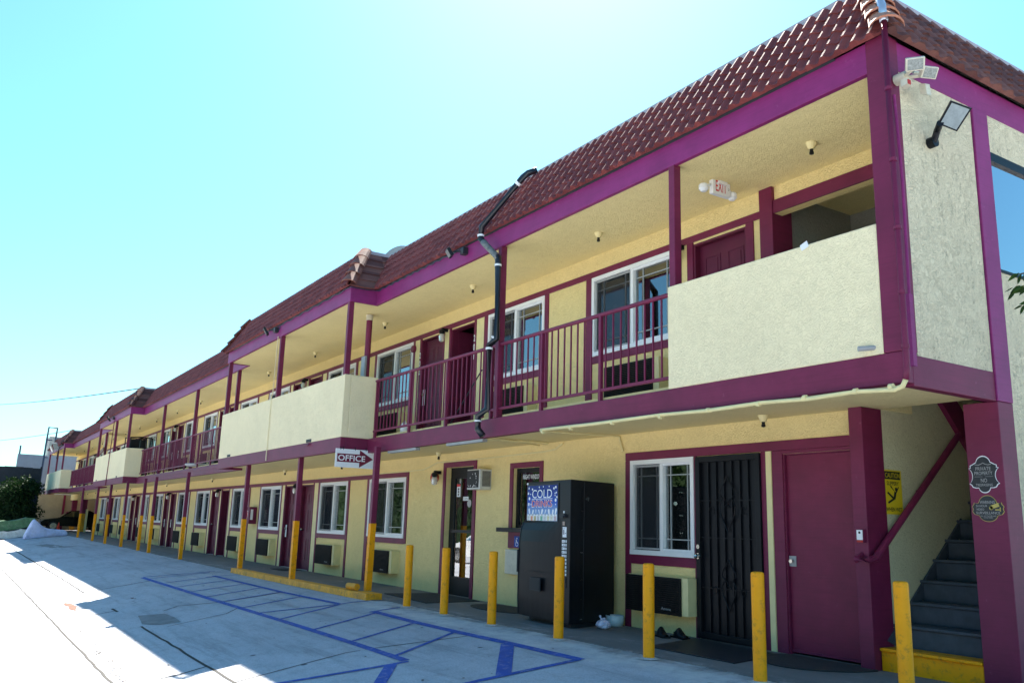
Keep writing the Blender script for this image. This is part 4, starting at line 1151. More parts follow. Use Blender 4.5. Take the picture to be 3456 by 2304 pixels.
ex = thing('exit_sign', 'white EXIT sign with emergency lamp heads under the upper soffit', 'exit sign', (-6.83, 7.18, 5.12))
m = MB(); m.box(-6.86,-6.80,7.04,7.33,5.12,5.315); m.build('housing', M['white'], ex, bevel=.006)
m = MB(); m.box(-6.90,-6.77,7.12,7.25,5.25,5.288); m.build('ceiling_plate', M['white'], ex)
text('EXIT', 'lettering', M['red_ink'], ex, (-6.80, 7.175, 5.222), Y_, Z_, X_, .18, .135, .002, .01)
text('>', 'arrow', M['darkgrey'], ex, (-6.80, 7.30, 5.215), Y_, Z_, X_, .018, .035)
for y in (6.95, 7.40):
    m = MB(); m.tube([(-6.84,y,5.20),(-6.84,7.04 if y < 7 else 7.33,5.23)], .018, 8); m.lathe([(.035,.05),(.055,.03),(.058,-.02),(.03,-.05)], (-6.84,y-.02 if y < 7 else y+.0,5.17), 14); m.build('lamp_head', M['white'], ex)

ca = thing('caution_sign', 'yellow CAUTION SLIPPERY WHEN WET sign on the stairwell wall', 'sign', (STX, 8.08, 1.475))
m = MB(); m.box(STX, STX+.006, 7.92, 8.235, 1.475, 1.92); m.build('sign_plate', M['sign_yellow'], ca)
m = MB(); m.box(STX+.006, STX+.0075, 7.945, 8.215, 1.825, 1.905); m.build('header_band', M['black_ink'], ca)
text('CAUTION', 'lettering', M['sign_yellow'], ca, (STX+.007, 8.085, 1.865), Y_, Z_, X_, .245, .05, .002, .012)
text('SLIPPERY', 'lettering', M['black_ink'], ca, (STX+.006, 8.085, 1.785), Y_, Z_, X_, .20, .04, .002, .014)
text('WHEN WET', 'lettering', M['black_ink'], ca, (STX+.006, 8.085, 1.525), Y_, Z_, X_, .26, .04, .002, .014)
m = MB()
def pst(pts): m.prism(pts, (STX+.0075, 8.085, 1.655), Y_, Z_, X_, .0012)
pst([(-.085,-.075),(-.095,-.058),(.0,-.015),(.02,-.03),(.01,-.035)]); pst([(.015,-.02),(.0,-.005),(-.085,.045),(-.10,.03),(-.02,-.02)]); pst([(.0,-.02),(.03,-.03),(.055,.045),(.02,.05)])
pst([(.045,.045),(.055,.035),(.10,.095),(.088,.10)]); pst([(.02,.05),(.03,.045),(-.02,.095),(-.035,.088)]); pst([(.05+.02*math.cos(t), .072+.02*math.sin(t)) for t in [2*math.pi*k/14 for k in range(14)]])
pst([(-.035,.088),(-.02,.095),(-.03,.11),(-.045,.105)])
m.build('falling_figure', M['black_ink'], ca)

def plaque(root, out, O, ink_mat, depth=.008, rim=1.06):
    m = MB(); m.prism([(a*rim, b*rim) for a, b in out], O, X_, Z_, -Y_, depth); m.build('sign_rim', ink_mat, root)
    m = MB(); m.prism(out, Vector(O)-Y_*.0015, X_, Z_, -Y_, depth); m.build('sign_face', M['signblack'], root)
def arc(cx, cy, rx, ry, a0, a1, n=10): return [(cx+rx*math.cos(R(a0+(a1-a0)*k/n)), cy+ry*math.sin(R(a0+(a1-a0)*k/n))) for k in range(n+1)]
yp = 7.698
pp = thing('private_property_sign', 'white rimmed black PRIVATE PROPERTY NO TRESPASSING plaque on maroon post', 'sign', (-4.262, yp, 1.655))
half = [(.0,.158)] + arc(0,.095,.062,.062,80,10,6) + [(.092,.088),(.115,.078),(.112,.06)] + arc(.16,-.01,.062,.075,120,240,8) + [(.112,-.085),(.10,-.105),(.075,-.112)] + arc(0,-.105,.05,.048,-8,-90,6)
out = half + [(-a, b) for a, b in reversed(half[1:-1])]
plaque(pp, out, (-4.258, yp, 1.815), M['white_ink'])
for s, z, w_, h_ in (('PRIVATE',1.868,.135,.03),('PROPERTY',1.828,.16,.03),('NO',1.765,.055,.034),('TRESPASSING',1.725,.15,.022)): text(s, 'lettering', M['pewter'], pp, (-4.258, yp-.0025, z), X_, Z_, -Y_, w_, h_)
m = MB(); m.box(-4.34,-4.27,yp-.004,yp-.0028,1.797,1.799); m.box(-4.247,-4.177,yp-.004,yp-.0028,1.797,1.799); m.tube([(-4.33,yp-.003,1.905),(-4.30,yp-.003,1.90),(-4.275,yp-.003,1.908),(-4.258,yp-.003,1.918),(-4.24,yp-.003,1.908),(-4.215,yp-.003,1.90),(-4.186,yp-.003,1.905)], .0028, 6); m.build('flourish', M['pewter'], pp)
wp_ = thing('surveillance_sign', 'gold rimmed black WARNING 24 HOUR VIDEO SURVEILLANCE plaque on maroon post', 'sign', (-4.25, yp, 1.40))
half = [(0,.115)] + arc(0,.035,.08,.08,80,12,7) + [(.098,.048),(.118,.055),(.12,.04),(.13,.03)] + arc(.165,-.0,.036,.03,140,220,5) + [(.13,-.03),(.118,-.045),(.098,-.05)] + arc(0,-.045,.08,.06,-10,-90,6)
out = half + [(-a, b) for a, b in reversed(half[1:-1])]
plaque(wp_, out, (-4.245, yp, 1.515), M['gold_ink'], rim=1.04)
for s, x, z, w_, h_ in (('WARNING',-4.245,1.575,.135,.026),('24 HOUR',-4.298,1.543,.10,.018),('VIDEO',-4.313,1.513,.07,.018),('SURVEILLANCE',-4.245,1.483,.21,.022),('ALL ACTIVITIES ARE',-4.245,1.456,.14,.011),('MONITORED',-4.245,1.441,.08,.010)): text(s, 'lettering', M['pewter'], wp_, (x, yp-.0025, z), X_, Z_, -Y_, w_, h_)
m = MB(); m.obox((-4.185,yp-.004,1.54), ((1,0,.35),(0,1,0),(-.35,0,1)), (.04,.002,.016)); m.tube([(-4.215,yp-.004,1.525),(-4.215,yp-.006,1.525)], .017, 12); m.box(-4.18,-4.135,yp-.006,yp-.003,1.505,1.514); m.box(-4.14,-4.132,yp-.006,yp-.003,1.495,1.53); m.build('camera_emblem', M['gold_ink'], wp_)

ic = thing('doorbell_box', 'small white and red call box on the maroon pillar beside the door', 'doorbell', (-5.46, 7.60, 1.20))
m = MB(); m.box(-5.50,-5.425,7.575,7.62,1.19,1.315); m.build('housing', M['maroon'], ic)
m = MB(); m.box(-5.495,-5.43,7.57,7.576,1.215,1.31); m.cur = 1; m.tube([(-5.462,7.571,1.285),(-5.462,7.568,1.285)], .012, 12); m.cur = 2; m.box(-5.495,-5.43,7.57,7.5765,1.192,1.212); m.build('face_plate', [M['white'], M['black_ink'], M['redlamp']], ic)

# fire extinguisher cabinet
fe = thing('extinguisher_cabinet', 'dark maroon fire extinguisher cabinet with red arrow decal on stucco panel', 'fire extinguisher', (-26.25, 7.6, 1.08))
m = MB(); m.box(-26.45,-26.02,7.55,7.77,1.08,1.57); m.build('cabinet', M['maroon'], fe, bevel=.01)
m = MB(); m.box(-26.022,-26.012,7.585,7.66,1.2,1.5); m.prism([(-26.32,1.46),(-26.16,1.46),(-26.16,1.36),(-26.13,1.36),(-26.24,1.2),(-26.35,1.36),(-26.32,1.36)], (0,7.548,0), X_, Z_, -Y_, .002); m.build('arrow_decal', M['white_ink'], fe)
m = MB(); m.prism([(-26.30,1.44),(-26.18,1.44),(-26.18,1.34),(-26.155,1.34),(-26.24,1.225),(-26.325,1.34),(-26.30,1.34)], (0,7.546,0), X_, Z_, -Y_, .002); m.build('arrow_fill', M['red_ink'], fe)

# floodlights
def spot(root, c, aim, w_, h_, mt, face):
    c = Vector(c); aim = Vector(aim).normalized(); ax = aim.cross(Z_).normalized(); ay = ax.cross(aim)
    m = MB(); m.obox(c, (ax, ay, aim), (w_, h_, .028)); m.build('lamp_head', mt, root, bevel=.006)
    m = MB(); m.obox(c+aim*.028, (ax, ay, aim), (w_*.82, h_*.82, .003)); m.build('lens', face, root)
    return c-aim*.03
LENS = paint('lamp_lens', (.26, .27, .25), .2, .35, 60)
cf = thing('corner_floodlight', 'white twin head security floodlight with sensor high at roof corner', 'floodlight', (-4.05, 6.5, 5.2))
spot(cf, (-3.86,6.44,5.20), (.55,-.65,-.62), .075, .055, M['beige'], LENS); spot(cf, (-3.84,6.60,5.165), (.75,-.35,-.62), .07, .05, M['beige'], LENS)
m = MB(); m.tube([(-4.08,6.50,5.16),(-3.98,6.50,5.16)], .05, 14); m.tube([(-4.0,6.50,5.16),(-3.9,6.46,5.18)], .018, 8); m.tube([(-4.0,6.52,5.16),(-3.88,6.58,5.15)], .018, 8); m.obox((-3.95,6.72,5.09), ((0,1,.2),(1,0,-.4),(0,-.2,1)), (.035,.03,.05)); m.tube([(-3.98,6.6,5.23),(-3.96,6.9,5.30)], .014, 8)
m.build('mounting_arm', M['beige'], cf)
m = MB(); m.obox((-3.95,6.44,5.06), ((1,0,0),(0,1,0),(0,0,1)), (.03,.035,.03)); m.cur = 1; m.obox((-3.925,6.43,5.055), ((1,0,0),(0,1,0),(0,0,1)), (.012,.02,.02)); m.build('motion_sensor', [M['beige'], M['redlamp']], cf)
wf = thing('wall_floodlight', 'black framed rectangular LED floodlight angled off the side wall', 'floodlight', (-4.08, 6.95, 4.75))
A, B, C, D = Vector((-3.93,6.842,4.791)), Vector((-3.784,6.814,4.942)), Vector((-3.683,6.952,4.869)), Vector((-3.84,6.97,4.72))
nrm = Vector((.45,-.62,-.55)).normalized()
cen = (A+B+C+D)/4; e1 = (B-A).normalized(); e2 = (D-A); e2 = (e2 - e1*e2.dot(e1)).normalized()
m = MB()
q4 = [A, B, C, D]
def bil(u, v): return A*(1-u)*(1-v)+B*u*(1-v)+C*u*v+D*(1-u)*v
for pts_, off in ((q4, 0), (q4, -.035)):
    m.poly([p + nrm*off for p in (pts_ if off == 0 else reversed(pts_))])
for a, b in zip(q4, q4[1:]+q4[:1]): m.quad(a, a-nrm*.035, b-nrm*.035, b)
m.build('housing', M['black'], wf)
m = MB(); m.poly([bil(u, v)+nrm*.004 for u, v in ((.06,.08),(.94,.08),(.94,.92),(.06,.92))]); m.build('lens', paint('led_lens', (.30,.34,.35), .25, .15, 20), wf)
m = MB(); m.tube([(-4.095,6.96,4.70),(-4.03,6.96,4.70)], .05, 14); m.tube([(-4.05,6.96,4.70),(-4.0,6.94,4.78),A+Vector((.02,0,.0))], .03, 10); m.build('bracket', M['black'], wf)
def small_flood(name, lab, x, y, z, s=1.0, left=True):
    t = thing(name, lab, 'floodlight', (x, y, z))
    m = MB(); m.box(x-.05*s, x+.05*s, y-.09, y, z-.05, z+.06); m.tube([(x,y-.06,z),(x-.14*s,y-.14,z+.02)], .015, 8); m.build('bracket', M['darkgrey'], t)
    spot(t, (x-.20*s, y-.20, z+.0), (-.25,-.75,-.5), .09*s, .07*s, M['black'], LENS)
small_flood('eave_floodlight', 'small black floodlight on purple fascia left of black drainpipe', -11.45, YB, 5.45)
small_flood('eave_floodlight', 'black floodlight on fascia of the nearest projecting balcony bay', -19.2, YJ, 5.45, 1.25)
small_flood('eave_floodlight', 'tiny black floodlight on fascia of the middle projecting balcony bay', -42.2, YJ, 5.42, 1.6)
ff = thing('flood_cluster', 'grey cluster of floodlights on the far end balcony bay fascia', 'floodlight', (-63.5, YJ, 5.3))
spot(ff, (-64.6,5.6,5.5), (.3,-.8,-.4), .28, .25, M['grey'], LENS); spot(ff, (-67.2,5.6,5.45), (.1,-.8,-.4), .2, .2, M['beige'], LENS)
m = MB(); m.tube([(-67.2,5.85,5.45),(-64.5,5.82,5.45),(-62.6,5.82,5.48),(-62.3,5.7,5.6)], .05, 8); m.tube([(-64.5,5.8,5.4),(-63.9,5.7,5.0),(-64.6,5.75,4.7)], .03, 8); m.build('bracket', M['darkgrey'], ff)

# pipes
dp = thing('black_drainpipe', 'black drainpipe crossing tiled roof and running down beside a balcony post', 'pipe', (-10.5, 6.25, 2.5))
PD = [(-10.00,6.70,6.42),(-10.08,6.60,6.37),(-10.14,6.545,6.31),(-10.70,6.20,5.62),(-10.72,6.20,5.44),(-10.60,6.24,5.30),(-10.36,6.30,5.08),(-10.36,6.30,4.96),(-10.33,6.30,3.86),(-10.46,6.26,3.78),(-10.46,6.26,2.86),(-10.60,6.20,2.76),(-10.60,6.20,2.58),(-10.52,6.24,2.48)]
m = MB(); m.tube(PD, .048, 12); m.build('pipe', M['blackabs'], dp, smooth=True)
m = MB(); m.tube([(-10.67,6.215,5.38),(-10.60,6.24,5.30),(-10.40,6.29,5.11),(-10.36,6.30,5.05)], .0495, 12); m.build('grey_elbow', paint('weathered_pipe', (.16,.16,.15), .5, .4, 20), dp, smooth=True)
for p, q in (((-10.72,6.20,5.50),(-10.72,6.20,5.47)), ((-10.36,6.30,4.97),(-10.36,6.30,4.94)), ((-10.36,6.29,3.89),(-10.37,6.29,3.87)), ((-10.46,6.26,3.74),(-10.46,6.26,3.71)), ((-10.60,6.20,2.70),(-10.60,6.20,2.68)), ((-10.19,6.51,6.24),(-10.22,6.495,6.21))): m = MB(); m.tube([p, q], .052, 12); m.build('strap', M['white'], dp)
cp = thing('corner_pipe', 'maroon riser pipe at the roof corner turning into cream run under beam', 'pipe', (-4.02, 6.33, 2.42))
m = MB(); m.tube([(-4.03,6.30,5.66),(-4.03,6.30,2.56),(-4.04,6.29,2.48)], .026, 12); m.build('riser', M['maroon'], cp, smooth=True)
m = MB(); m.tube([(-4.04,6.29,2.48),(-4.07,6.29,2.43),(-4.14,6.29,2.41),(-4.5,6.29,2.43),(-5.0,6.29,2.425),(-5.5,6.29,2.44),(-6.2,6.29,2.435),(-6.9,6.29,2.45),(-8.0,6.29,2.45),(-9.15,6.29,2.462)], .021, 12); m.build('cream_run', M['cream'], cp, smooth=True)
for x in (-4.17,-4.5,-5.02,-5.55,-6.2,-6.9,-7.7,-8.5,-9.1): m = MB(); m.tube([(x-.018,6.29,2.435),(x+.018,6.29,2.435)], .027, 12); m.build('pipe_strap', M['cream'], cp)
for z in (2.75,3.2,3.75,4.35,5.0): m = MB(); m.tube([(-4.03,6.30,z-.015),(-4.03,6.30,z+.015)], .031, 12); m.build('riser_strap', M['maroon'], cp)
m = MB(); m.tube([(-4.03,6.30,5.64),(-4.05,6.32,5.80),(-4.12,6.38,5.98),(-4.36,6.62,6.36),(-4.62,6.88,6.52)], .036, 12); m.build('silver_elbow', paint('galvanised', (.55,.60,.68), .3, .1, 10, metal=.7), cp, smooth=True)
m = MB(); m.tube([(-4.07,6.44,5.0),(-4.04,6.43,4.2),(-4.03,6.40,3.2)], .013, 8); m.box(-4.06,-4.02,6.38,6.43,2.6,3.2); m.build('side_conduit', M['fascia'], cp)
vc = MB(); vc.tube([(-19.1,5.835,5.3),(-19.12,5.83,4.0),(-19.2,5.83,3.9),(-19.2,5.83,2.75),(-19.2,5.83,2.5)], .010, 8)
tag(vc.build('balcony_conduit', M['parapet'], loc=(-19.2,5.83,2.5)), 'thin cream conduit down the nearest projecting balcony parapet', 'conduit')
vc = MB(); vc.tube([(-42.1,5.835,5.3),(-42.2,5.83,4.0),(-42.4,5.83,2.45)], .018, 8)
tag(vc.build('balcony_conduit', M['maroon'], loc=(-42.3,5.83,2.45)), 'thin conduit down the middle projecting balcony parapet', 'conduit')
ec = MB(); random.seed(4); P = []
for k in range(60):
    t = k/59; P.append((-11.6-(14.86-11.6)*t, YB-.02, 5.535+.012*math.sin(k*1.3)))
ec.tube(P + [(-14.88,6.2,5.54),(-14.88,5.84,5.54)] + [(-15-4.0*k/40, YJ-.02, 5.535+.015*math.sin(k*1.1)) for k in range(41)] + [(-19.05,YJ-.02,5.45)], .009, 6)
tag(ec.build('eave_cable', M['navy'], loc=(-14.9,6.0,5.54)), 'grey cable running along the roof edge between the floodlights', 'cable')
# satellite dish behind the roof edge
sdh = thing('satellite_dish', 'pale satellite dish just showing above the tiled roof edge', 'satellite dish', (-18.9, 8.8, 6.46))
m = MB(); ctr = Vector((-19.0, 8.6, 7.62)); nv = Vector((.55,-.75,.36)).normalized(); a1 = nv.cross(Z_).normalized(); a2 = a1.cross(nv)
rows = []
for j in range(5):
    r = .46*j/4 + .001; d = .10*(j/4)**2; rows.append([ctr + nv*(d-.1) + (a1*math.cos(2*math.pi*k/24)*r*.95 + a2*math.sin(2*math.pi*k/24)*r) for k in range(24)])
for ra, rb in zip(rows, rows[1:]):
    for k in range(24): m.quad(ra[k], ra[(k+1)%24], rb[(k+1)%24], rb[k])
m.build('reflector', M['grey'], sdh, smooth=True)
m = MB(); m.tube([(-18.9,8.8,6.46),(-18.95,8.75,7.3),ctr-nv*.1], .03, 8); m.build('mast', M['grey'], sdh)

# mats, shoes, litter
def mat_poly(name, pts, lab, z=.0065, th=.012, mt='mat'):
    m = MB(); cx = sum(p[0] for p in pts)/len(pts); cy = sum(p[1] for p in pts)/len(pts)
    m.prism(pts, (0,0,z+th), X_, Y_, Z_, th); return tag(m.build(name, M[mt], loc=(cx,cy,z), bevel=.004), lab, 'door mat', 'door mats on the walkway')
mat_poly('door_mat', [(-14.6,6.75),(-12.75,6.62),(-12.85,7.68),(-14.45,7.72)], 'wide black mat in front of the glass office door')
mat_poly('door_mat', [(-11.3+.75*math.cos(t)-.3, 7.35+.38*math.sin(t)) for t in [2*math.pi*k/28 for k in range(28)]], 'oval dark mat left of the vending machine')
mat_poly('door_mat', [(-7.50,6.63),(-6.25,6.63),(-6.50,7.58),(-7.83,7.66)], 'large grey rectangular mat before the black security door', mt='darkgrey')
mat_poly('door_mat', [(-6.45,7.70)] + [(-5.95+.58*math.cos(t), 7.62-.70*math.sin(t)) for t in [math.pi*(1-k/24) for k in range(25)]] + [(-5.45,7.70)], 'half round black mat at the foot of plain maroon door', z=.0075)
mat_poly('door_mat', [(-22.3,7.12),(-21.45,7.12),(-21.45,7.66),(-22.3,7.66)], 'small dark mat at a guest room door beyond the kerb')
def shoe(x, y, rz, lab):
    m = MB(); N = 14; rows = []
    for k in range(N+1):
        t = k/N; L = .30*t; wd = .052*(math.sin(math.pi*min(1,t*1.05+.06))**.4)*(1.0 if t > .35 else .88); hh = .035+.05*math.exp(-((t-.55)/.2)**2) + (.03 if t > .5 else .015)*(1-abs(t-.6))
        rows.append([(L, wd*math.cos(a), .006 + hh*max(0, math.sin(a))**.7) for a in [math.pi*q/10 for q in range(11)]])
    for ra, rb in zip(rows, rows[1:]):
        for q in range(10): m.quad(ra[q], ra[q+1], rb[q+1], rb[q])
        m.quad(ra[10], ra[0], rb[0], rb[10])
    m.box(.005,.295,-.05,.05,0,.02)
    c, s = math.cos(rz), math.sin(rz)
    m.v = [(x+a*c-b*s, y+a*s+b*c, z+.006) for a, b, z in m.v]
    return tag(m.build('clog', M['black'], loc=(x,y,.006), smooth=False), lab, 'shoe', 'pair of clogs by the wall')
shoe(-7.98, 7.35, R(160), 'black clog nearer the grey door mat'); shoe(-7.80, 7.50, R(168), 'black clog nearer the stucco wall')
# plastic bag and tub
bg = MB(); rr = random.Random(9); n, mm = 18, 9
for j in range(mm+1):
    ph = math.pi*j/mm
    for k in range(n):
        t = 2*math.pi*k/n; r = .085*math.sin(ph)*(1+rr.uniform(-.18,.18)); bg.v.append((-8.98+r*1.25*math.cos(t), 7.20+r*math.sin(t), .008+.06-.06*math.cos(ph)+rr.uniform(-.008,.008)*math.sin(ph)))
for j in range(mm):
    for k in range(n): bg.f.append((j*n+k, j*n+(k+1)%n, (j+1)*n+(k+1)%n, (j+1)*n+k)); bg.mi.append(0)
for s_ in (-1, 1): bg.tube([(-9.0,7.2,.115),(-9.0+.02*s_,7.19,.14),(-9.0+.05*s_,7.20,.15-.012*s_)], [.012,.009,.016], 6)
tag(bg.build('plastic_bag', paint('bag_plastic', (.66,.64,.80), .35, .25, 14, 40, .4), loc=(-8.98,7.2,.006), smooth=False), 'knotted white plastic bag of rubbish beside the vending machine', 'bag')
tb_ = MB(); tb_.lathe([(.10,.008),(.115,.06),(.122,.14),(.116,.142),(.10,.03),(.02,.02)], (-9.24,7.60,0), 22)
tag(tb_.build('plastic_tub', paint('tub_plastic', (.55,.62,.66), .3, .1), loc=(-9.24,7.6,.006), smooth=True), 'translucent pale plastic tub on the ground against the wall', 'tub')
# paper tag on the parapet, things on the balconies
m = MB(); m.obox((-5.02,YB-.006,3.865), ((1,0,.35),(0,1,0),(-.35,0,1)), (.042,.002,.03)); o = m.build('paper_scrap', M['paper'], loc=(-5.02,YB,3.86)); tag(o, 'small white paper tag stuck on the near parapet top', 'paper')
m = MB(); m.tube([(-12.95,7.62,3.92),(-13.65,7.3,ZF+.02)], .012, 8); m.box(-13.8,-13.5,7.22,7.34,ZF,ZF+.05); tag(m.build('mop', M['darkgrey'], loc=(-13.6,7.4,ZF)), 'dark handled mop leaning at the open upper door', 'mop')
m = MB(); m.lathe([(.075,0),(.08,.14),(.05,.2),(.02,.23),(.02,.25)], (-14.15,6.75,ZF), 14); tag(m.build('plastic_jug', M['paper'], loc=(-14.15,6.75,ZF), smooth=True), 'white plastic jug on the balcony floor behind the railing', 'jug')
m = MB(); m.obox((-49.2,6.55,4.75), ((1,0,-.2),(0,1,0),(.2,0,1)), (.42,.03,.62)); o = m.build('leaning_board', paint('cardboard', (.52,.42,.28), .8, .2, 3), loc=(-49.2,6.5,4.2)); tag(o, 'tall tan board leaning on the balcony by the middle bay', 'board')
m = MB(); m.obox((-48.0,6.2,4.26), ((1,0,.1),(0,1,0),(-.1,0,1)), (1.0,.03,.10)); o = m.build('wood_plank', M['brown'], loc=(-48,6.2,4.1)); tag(o, 'reddish wooden plank lying across the middle balcony', 'plank')
m = MB()
m.tube([(-38.6,6.05,ZF),(-38.6,6.05,4.36),(-38.75,6.5,4.40),(-38.6,6.9,4.36),(-38.6,6.9,ZF)], .03, 6); m.tube([(-39.9,6.05,ZF),(-39.9,6.05,4.42),(-39.9,6.9,4.42),(-39.9,6.9,ZF)], .03, 6)
m.box(-39.9,-38.55,6.0,6.9,3.86,3.96); m.box(-39.85,-39.8,6.1,6.85,4.05,4.38); m.box(-38.2,-38.14,6.35,6.4,ZF,4.22)
tag(m.build('stacked_furniture', M['black'], loc=(-39.2,6.4,ZF)), 'dark stacked furniture piled on the middle projecting balcony', 'furniture')
m = MB(); m.lathe([(.45,0),(.55,.07),(.53,.09),(.43,.02)], (-28.9,6.75,ZF), 20); tag(m.build('plastic_basin', M['grey'], loc=(-28.9,6.75,ZF), smooth=True), 'pale grey basin on the balcony floor beyond the first bay', 'basin')
m = MB(); m.box(-27.2,-26.5,6.5,6.9,ZF,ZF+.08); m.box(-27.1,-26.7,6.55,6.85,ZF+.08,ZF+.14); tag(m.build('dark_suitcase', M['black'], loc=(-26.9,6.7,ZF), bevel=.03), 'dark bag on the balcony floor beside the first projecting bay', 'bag')

# ---- far end of the drive
def pillow(name, c, ex, ey, ez, mt, lab, lump=0, cat='mattress', grp='discarded mattresses'):
    m = MB(); n = 24; k_ = 5
    c = Vector(c); ex, ey, ez = Vector(ex), Vector(ey), Vector(ez); rr = random.Random(len(lab))
    m.obox(c, (ex, ey, ez), (ex.length, ey.length, ez.length))
    o = m.build(name, M[mt], loc=tuple(c - Vector((0,0,abs(ez.z)+abs(ey.z)))), bevel=.06); return tag(o, lab, cat, grp)
# folded white mattress, coloured bluish for the sky light: one end bent up into a peak
m = MB()
tops = [(0,.16),(.03,.36),(.07,.58),(.115,.84),(.15,1.0),(.18,1.03),(.215,.98),(.27,.86),(.34,.70),(.42,.56),(.50,.47),(.58,.43),(.68,.39),(.80,.35),(.91,.32),(.97,.26),(1.0,.14)]
rows = []; rr = random.Random(6)
for t, h in tops:
    y = 3.77+(5.86-3.77)*t; z = gz(y)+.015; jx = rr.uniform(-.04,.04)
    rows.append([(-54+jx*.3,y,z), (-53.93+jx,y,z+h*.35), (-53.96-jx,y,z+h*.7), (-54.03+jx*.5,y,z+h*.95), (-54.18,y,z+h), (-54.6,y,z+h*.97+jx*.4), (-55.2,y,z+h*.9), (-55.35,y,z)])
for ra, rb in zip(rows, rows[1:]):
    for q in range(7): m.quad(ra[q], rb[q], rb[q+1], ra[q+1])
m.poly(rows[0]); m.poly(list(reversed(rows[-1])))
o = m.build('mattress', M['msky_tint'], loc=(-54.6,4.8,-.1), smooth=False); sb = o.modifiers.new('weld', 'WELD'); sb = o.modifiers.new('soft', 'SUBSURF'); sb.levels = 1; sb.render_levels = 1
for p in o.data.polygons: p.use_smooth = True
tag(o, 'white mattress with painted blue sky tint, bent into a peak on the drive', 'mattress', 'discarded mattresses')
def slab(y0, y1, x, z0, z1, mt, lab, tilt=0):
    m = MB(); n = 14
    for k in range(n):
        a, b = y0+(y1-y0)*k/n, y0+(y1-y0)*(k+1)/n
        def q(yy):
            t = (yy-y0)/(y1-y0); w_ = .035*math.sin(t*17)+.02*math.sin(t*31); return (gz(yy)+z0+tilt*t+w_*.5, gz(yy)+z1+tilt*t+w_)
        (a0, a1), (b0, b1) = q(a), q(b)
        m.quad((x,a,a0),(x,b,b0),(x,b,b1),(x,a,a1)); m.quad((x,a,a1),(x,b,b1),(x-1.6,b,b1),(x-1.6,a,a1)); m.quad((x-1.6,b,b0),(x-1.6,a,a0),(x-1.6,a,a1),(x-1.6,b,b1))
    (a0, a1), (b0, b1) = q(y0), q(y1)
    m.quad((x,y0,a0),(x,y0,a1),(x-1.6,y0,a1),(x-1.6,y0,a0)); m.quad((x,y1,b0),(x-1.6,y1,b0),(x-1.6,y1,b1),(x,y1,b1))
    return tag(m.build('mattress', M[mt], loc=(x-.8,(y0+y1)/2,gz(y0)+z0)), lab, 'mattress', 'discarded mattresses')
slab(1.9, 4.2, -58.2, .02, .42, 'mwhite', 'stained white mattress flat on the ground under a green one')
slab(1.5, 4.55, -58.6, .44, .98, 'mgreen', 'green patterned mattress lying on top of a white mattress', .06)
cn = thing('traffic_cone', 'orange traffic cone behind the bent white mattress', 'traffic cone', (-64, 6.33, 0))
m = MB(); m.lathe([(.14,.03),(.03,.58),(.02,.60)], (-64,6.33,0), 16); m.build('cone_body', M['orange'], cn, smooth=True)
m = MB(); m.box(-64.18,-63.82,6.15,6.51,.0,.03); m.build('cone_base', M['orange'], cn)

def car(name, O, fwd, body, lab, cat='car'):
    """simple but complete hatch/sedan: O = centre on the ground, fwd = nose direction"""
    O = Vector(O); f = Vector(fwd).normalized(); s_ = Vector((f.y, -f.x, 0))
    t = thing(name, lab, cat, tuple(O))
    def P(l, w_, z): return O + f*l + s_*w_ + Z_*z
    side = [(2.15,.32),(2.18,.58),(1.95,.74),(1.0,.90),(.35,1.36),(-.9,1.40),(-1.75,1.02),(-2.15,.98),(-2.2,.55),(-2.1,.30)]
    m = MB(); N = len(side); secs = ((-.86,.0),(-.80,1.),(.80,1.),(.86,0.))
    rows = []
    for w_, k in ((-.80,0),(-.87,.5),(-.80,1),(.80,1),(.87,.5),(.80,0)): pass
    def sect(w0):
        out = []
        for l, z in side:
            wd = w0*(.86 if z < .95 else .86-.22*(z-.95)/.45); out.append(P(l*(1 if abs(w0) < 1 else .985), wd, z))
        return out
    L_, R_ = sect(-1), sect(1)
    for k in range(N): m.quad(L_[k], R_[k], R_[(k+1)%N], L_[(k+1)%N])
    m.poly(L_); m.poly(list(reversed(R_)))
    m.build('body', body, t, bevel=.06)
    for sg in (-1, 1):
        m = MB(); wz = lambda z: sg*(.866-.22*max(0,z-.95)/.45)
        m.poly([P(l, wz(z)+sg*.004, z) for l, z in ((.85,.96),(.28,1.31),(-.3,1.335),(-.3,.96))]); m.poly([P(l, wz(z)+sg*.004, z) for l, z in ((-.38,.96),(-.38,1.335),(-.88,1.345),(-1.45,1.05),(-1.4,.97))]); m.build('side_window', M['glass'], t)
        for l in (1.35, -1.35):
            m = MB(); c = P(l, sg*.80, .32); m.tube([c-s_*sg*.1, c+s_*sg*.085], .32, 24); m.build('wheel', M['tyre'], t)
            m = MB(); m.tube([c+s_*sg*.085, c+s_*sg*.09], .21, 20)
            for q in range(5):
                a_ = 2*math.pi*q/5; d = f*math.cos(a_)+Z_*math.sin(a_); m.obox(c+s_*sg*.094+d*.11, (d, s_, d.cross(s_)), (.10,.006,.025))
            m.build('rim', M['chrome'], t)
        m = MB(); m.obox(P(2.06, sg*.62, .66), (s_, f, Z_), (.16,.07,.06)); m.build('headlight', LENS, t)
        m = MB(); m.obox(P(-2.15, sg*.66, .80), (s_, f, Z_), (.14,.04,.07)); m.build('tail_light', M['redlamp'], t)
    m = MB(); m.quad(P(.98,-.70,.925), P(.98,.70,.925), P(.38,.60,1.35), P(.38,-.60,1.35)); m.build('windscreen', M['glass'], t)
    return t
car('parked_car', (-68.9, 7.75, 0), (0,-1,0), M['carblack'], 'black car parked nose out under the far end carport')

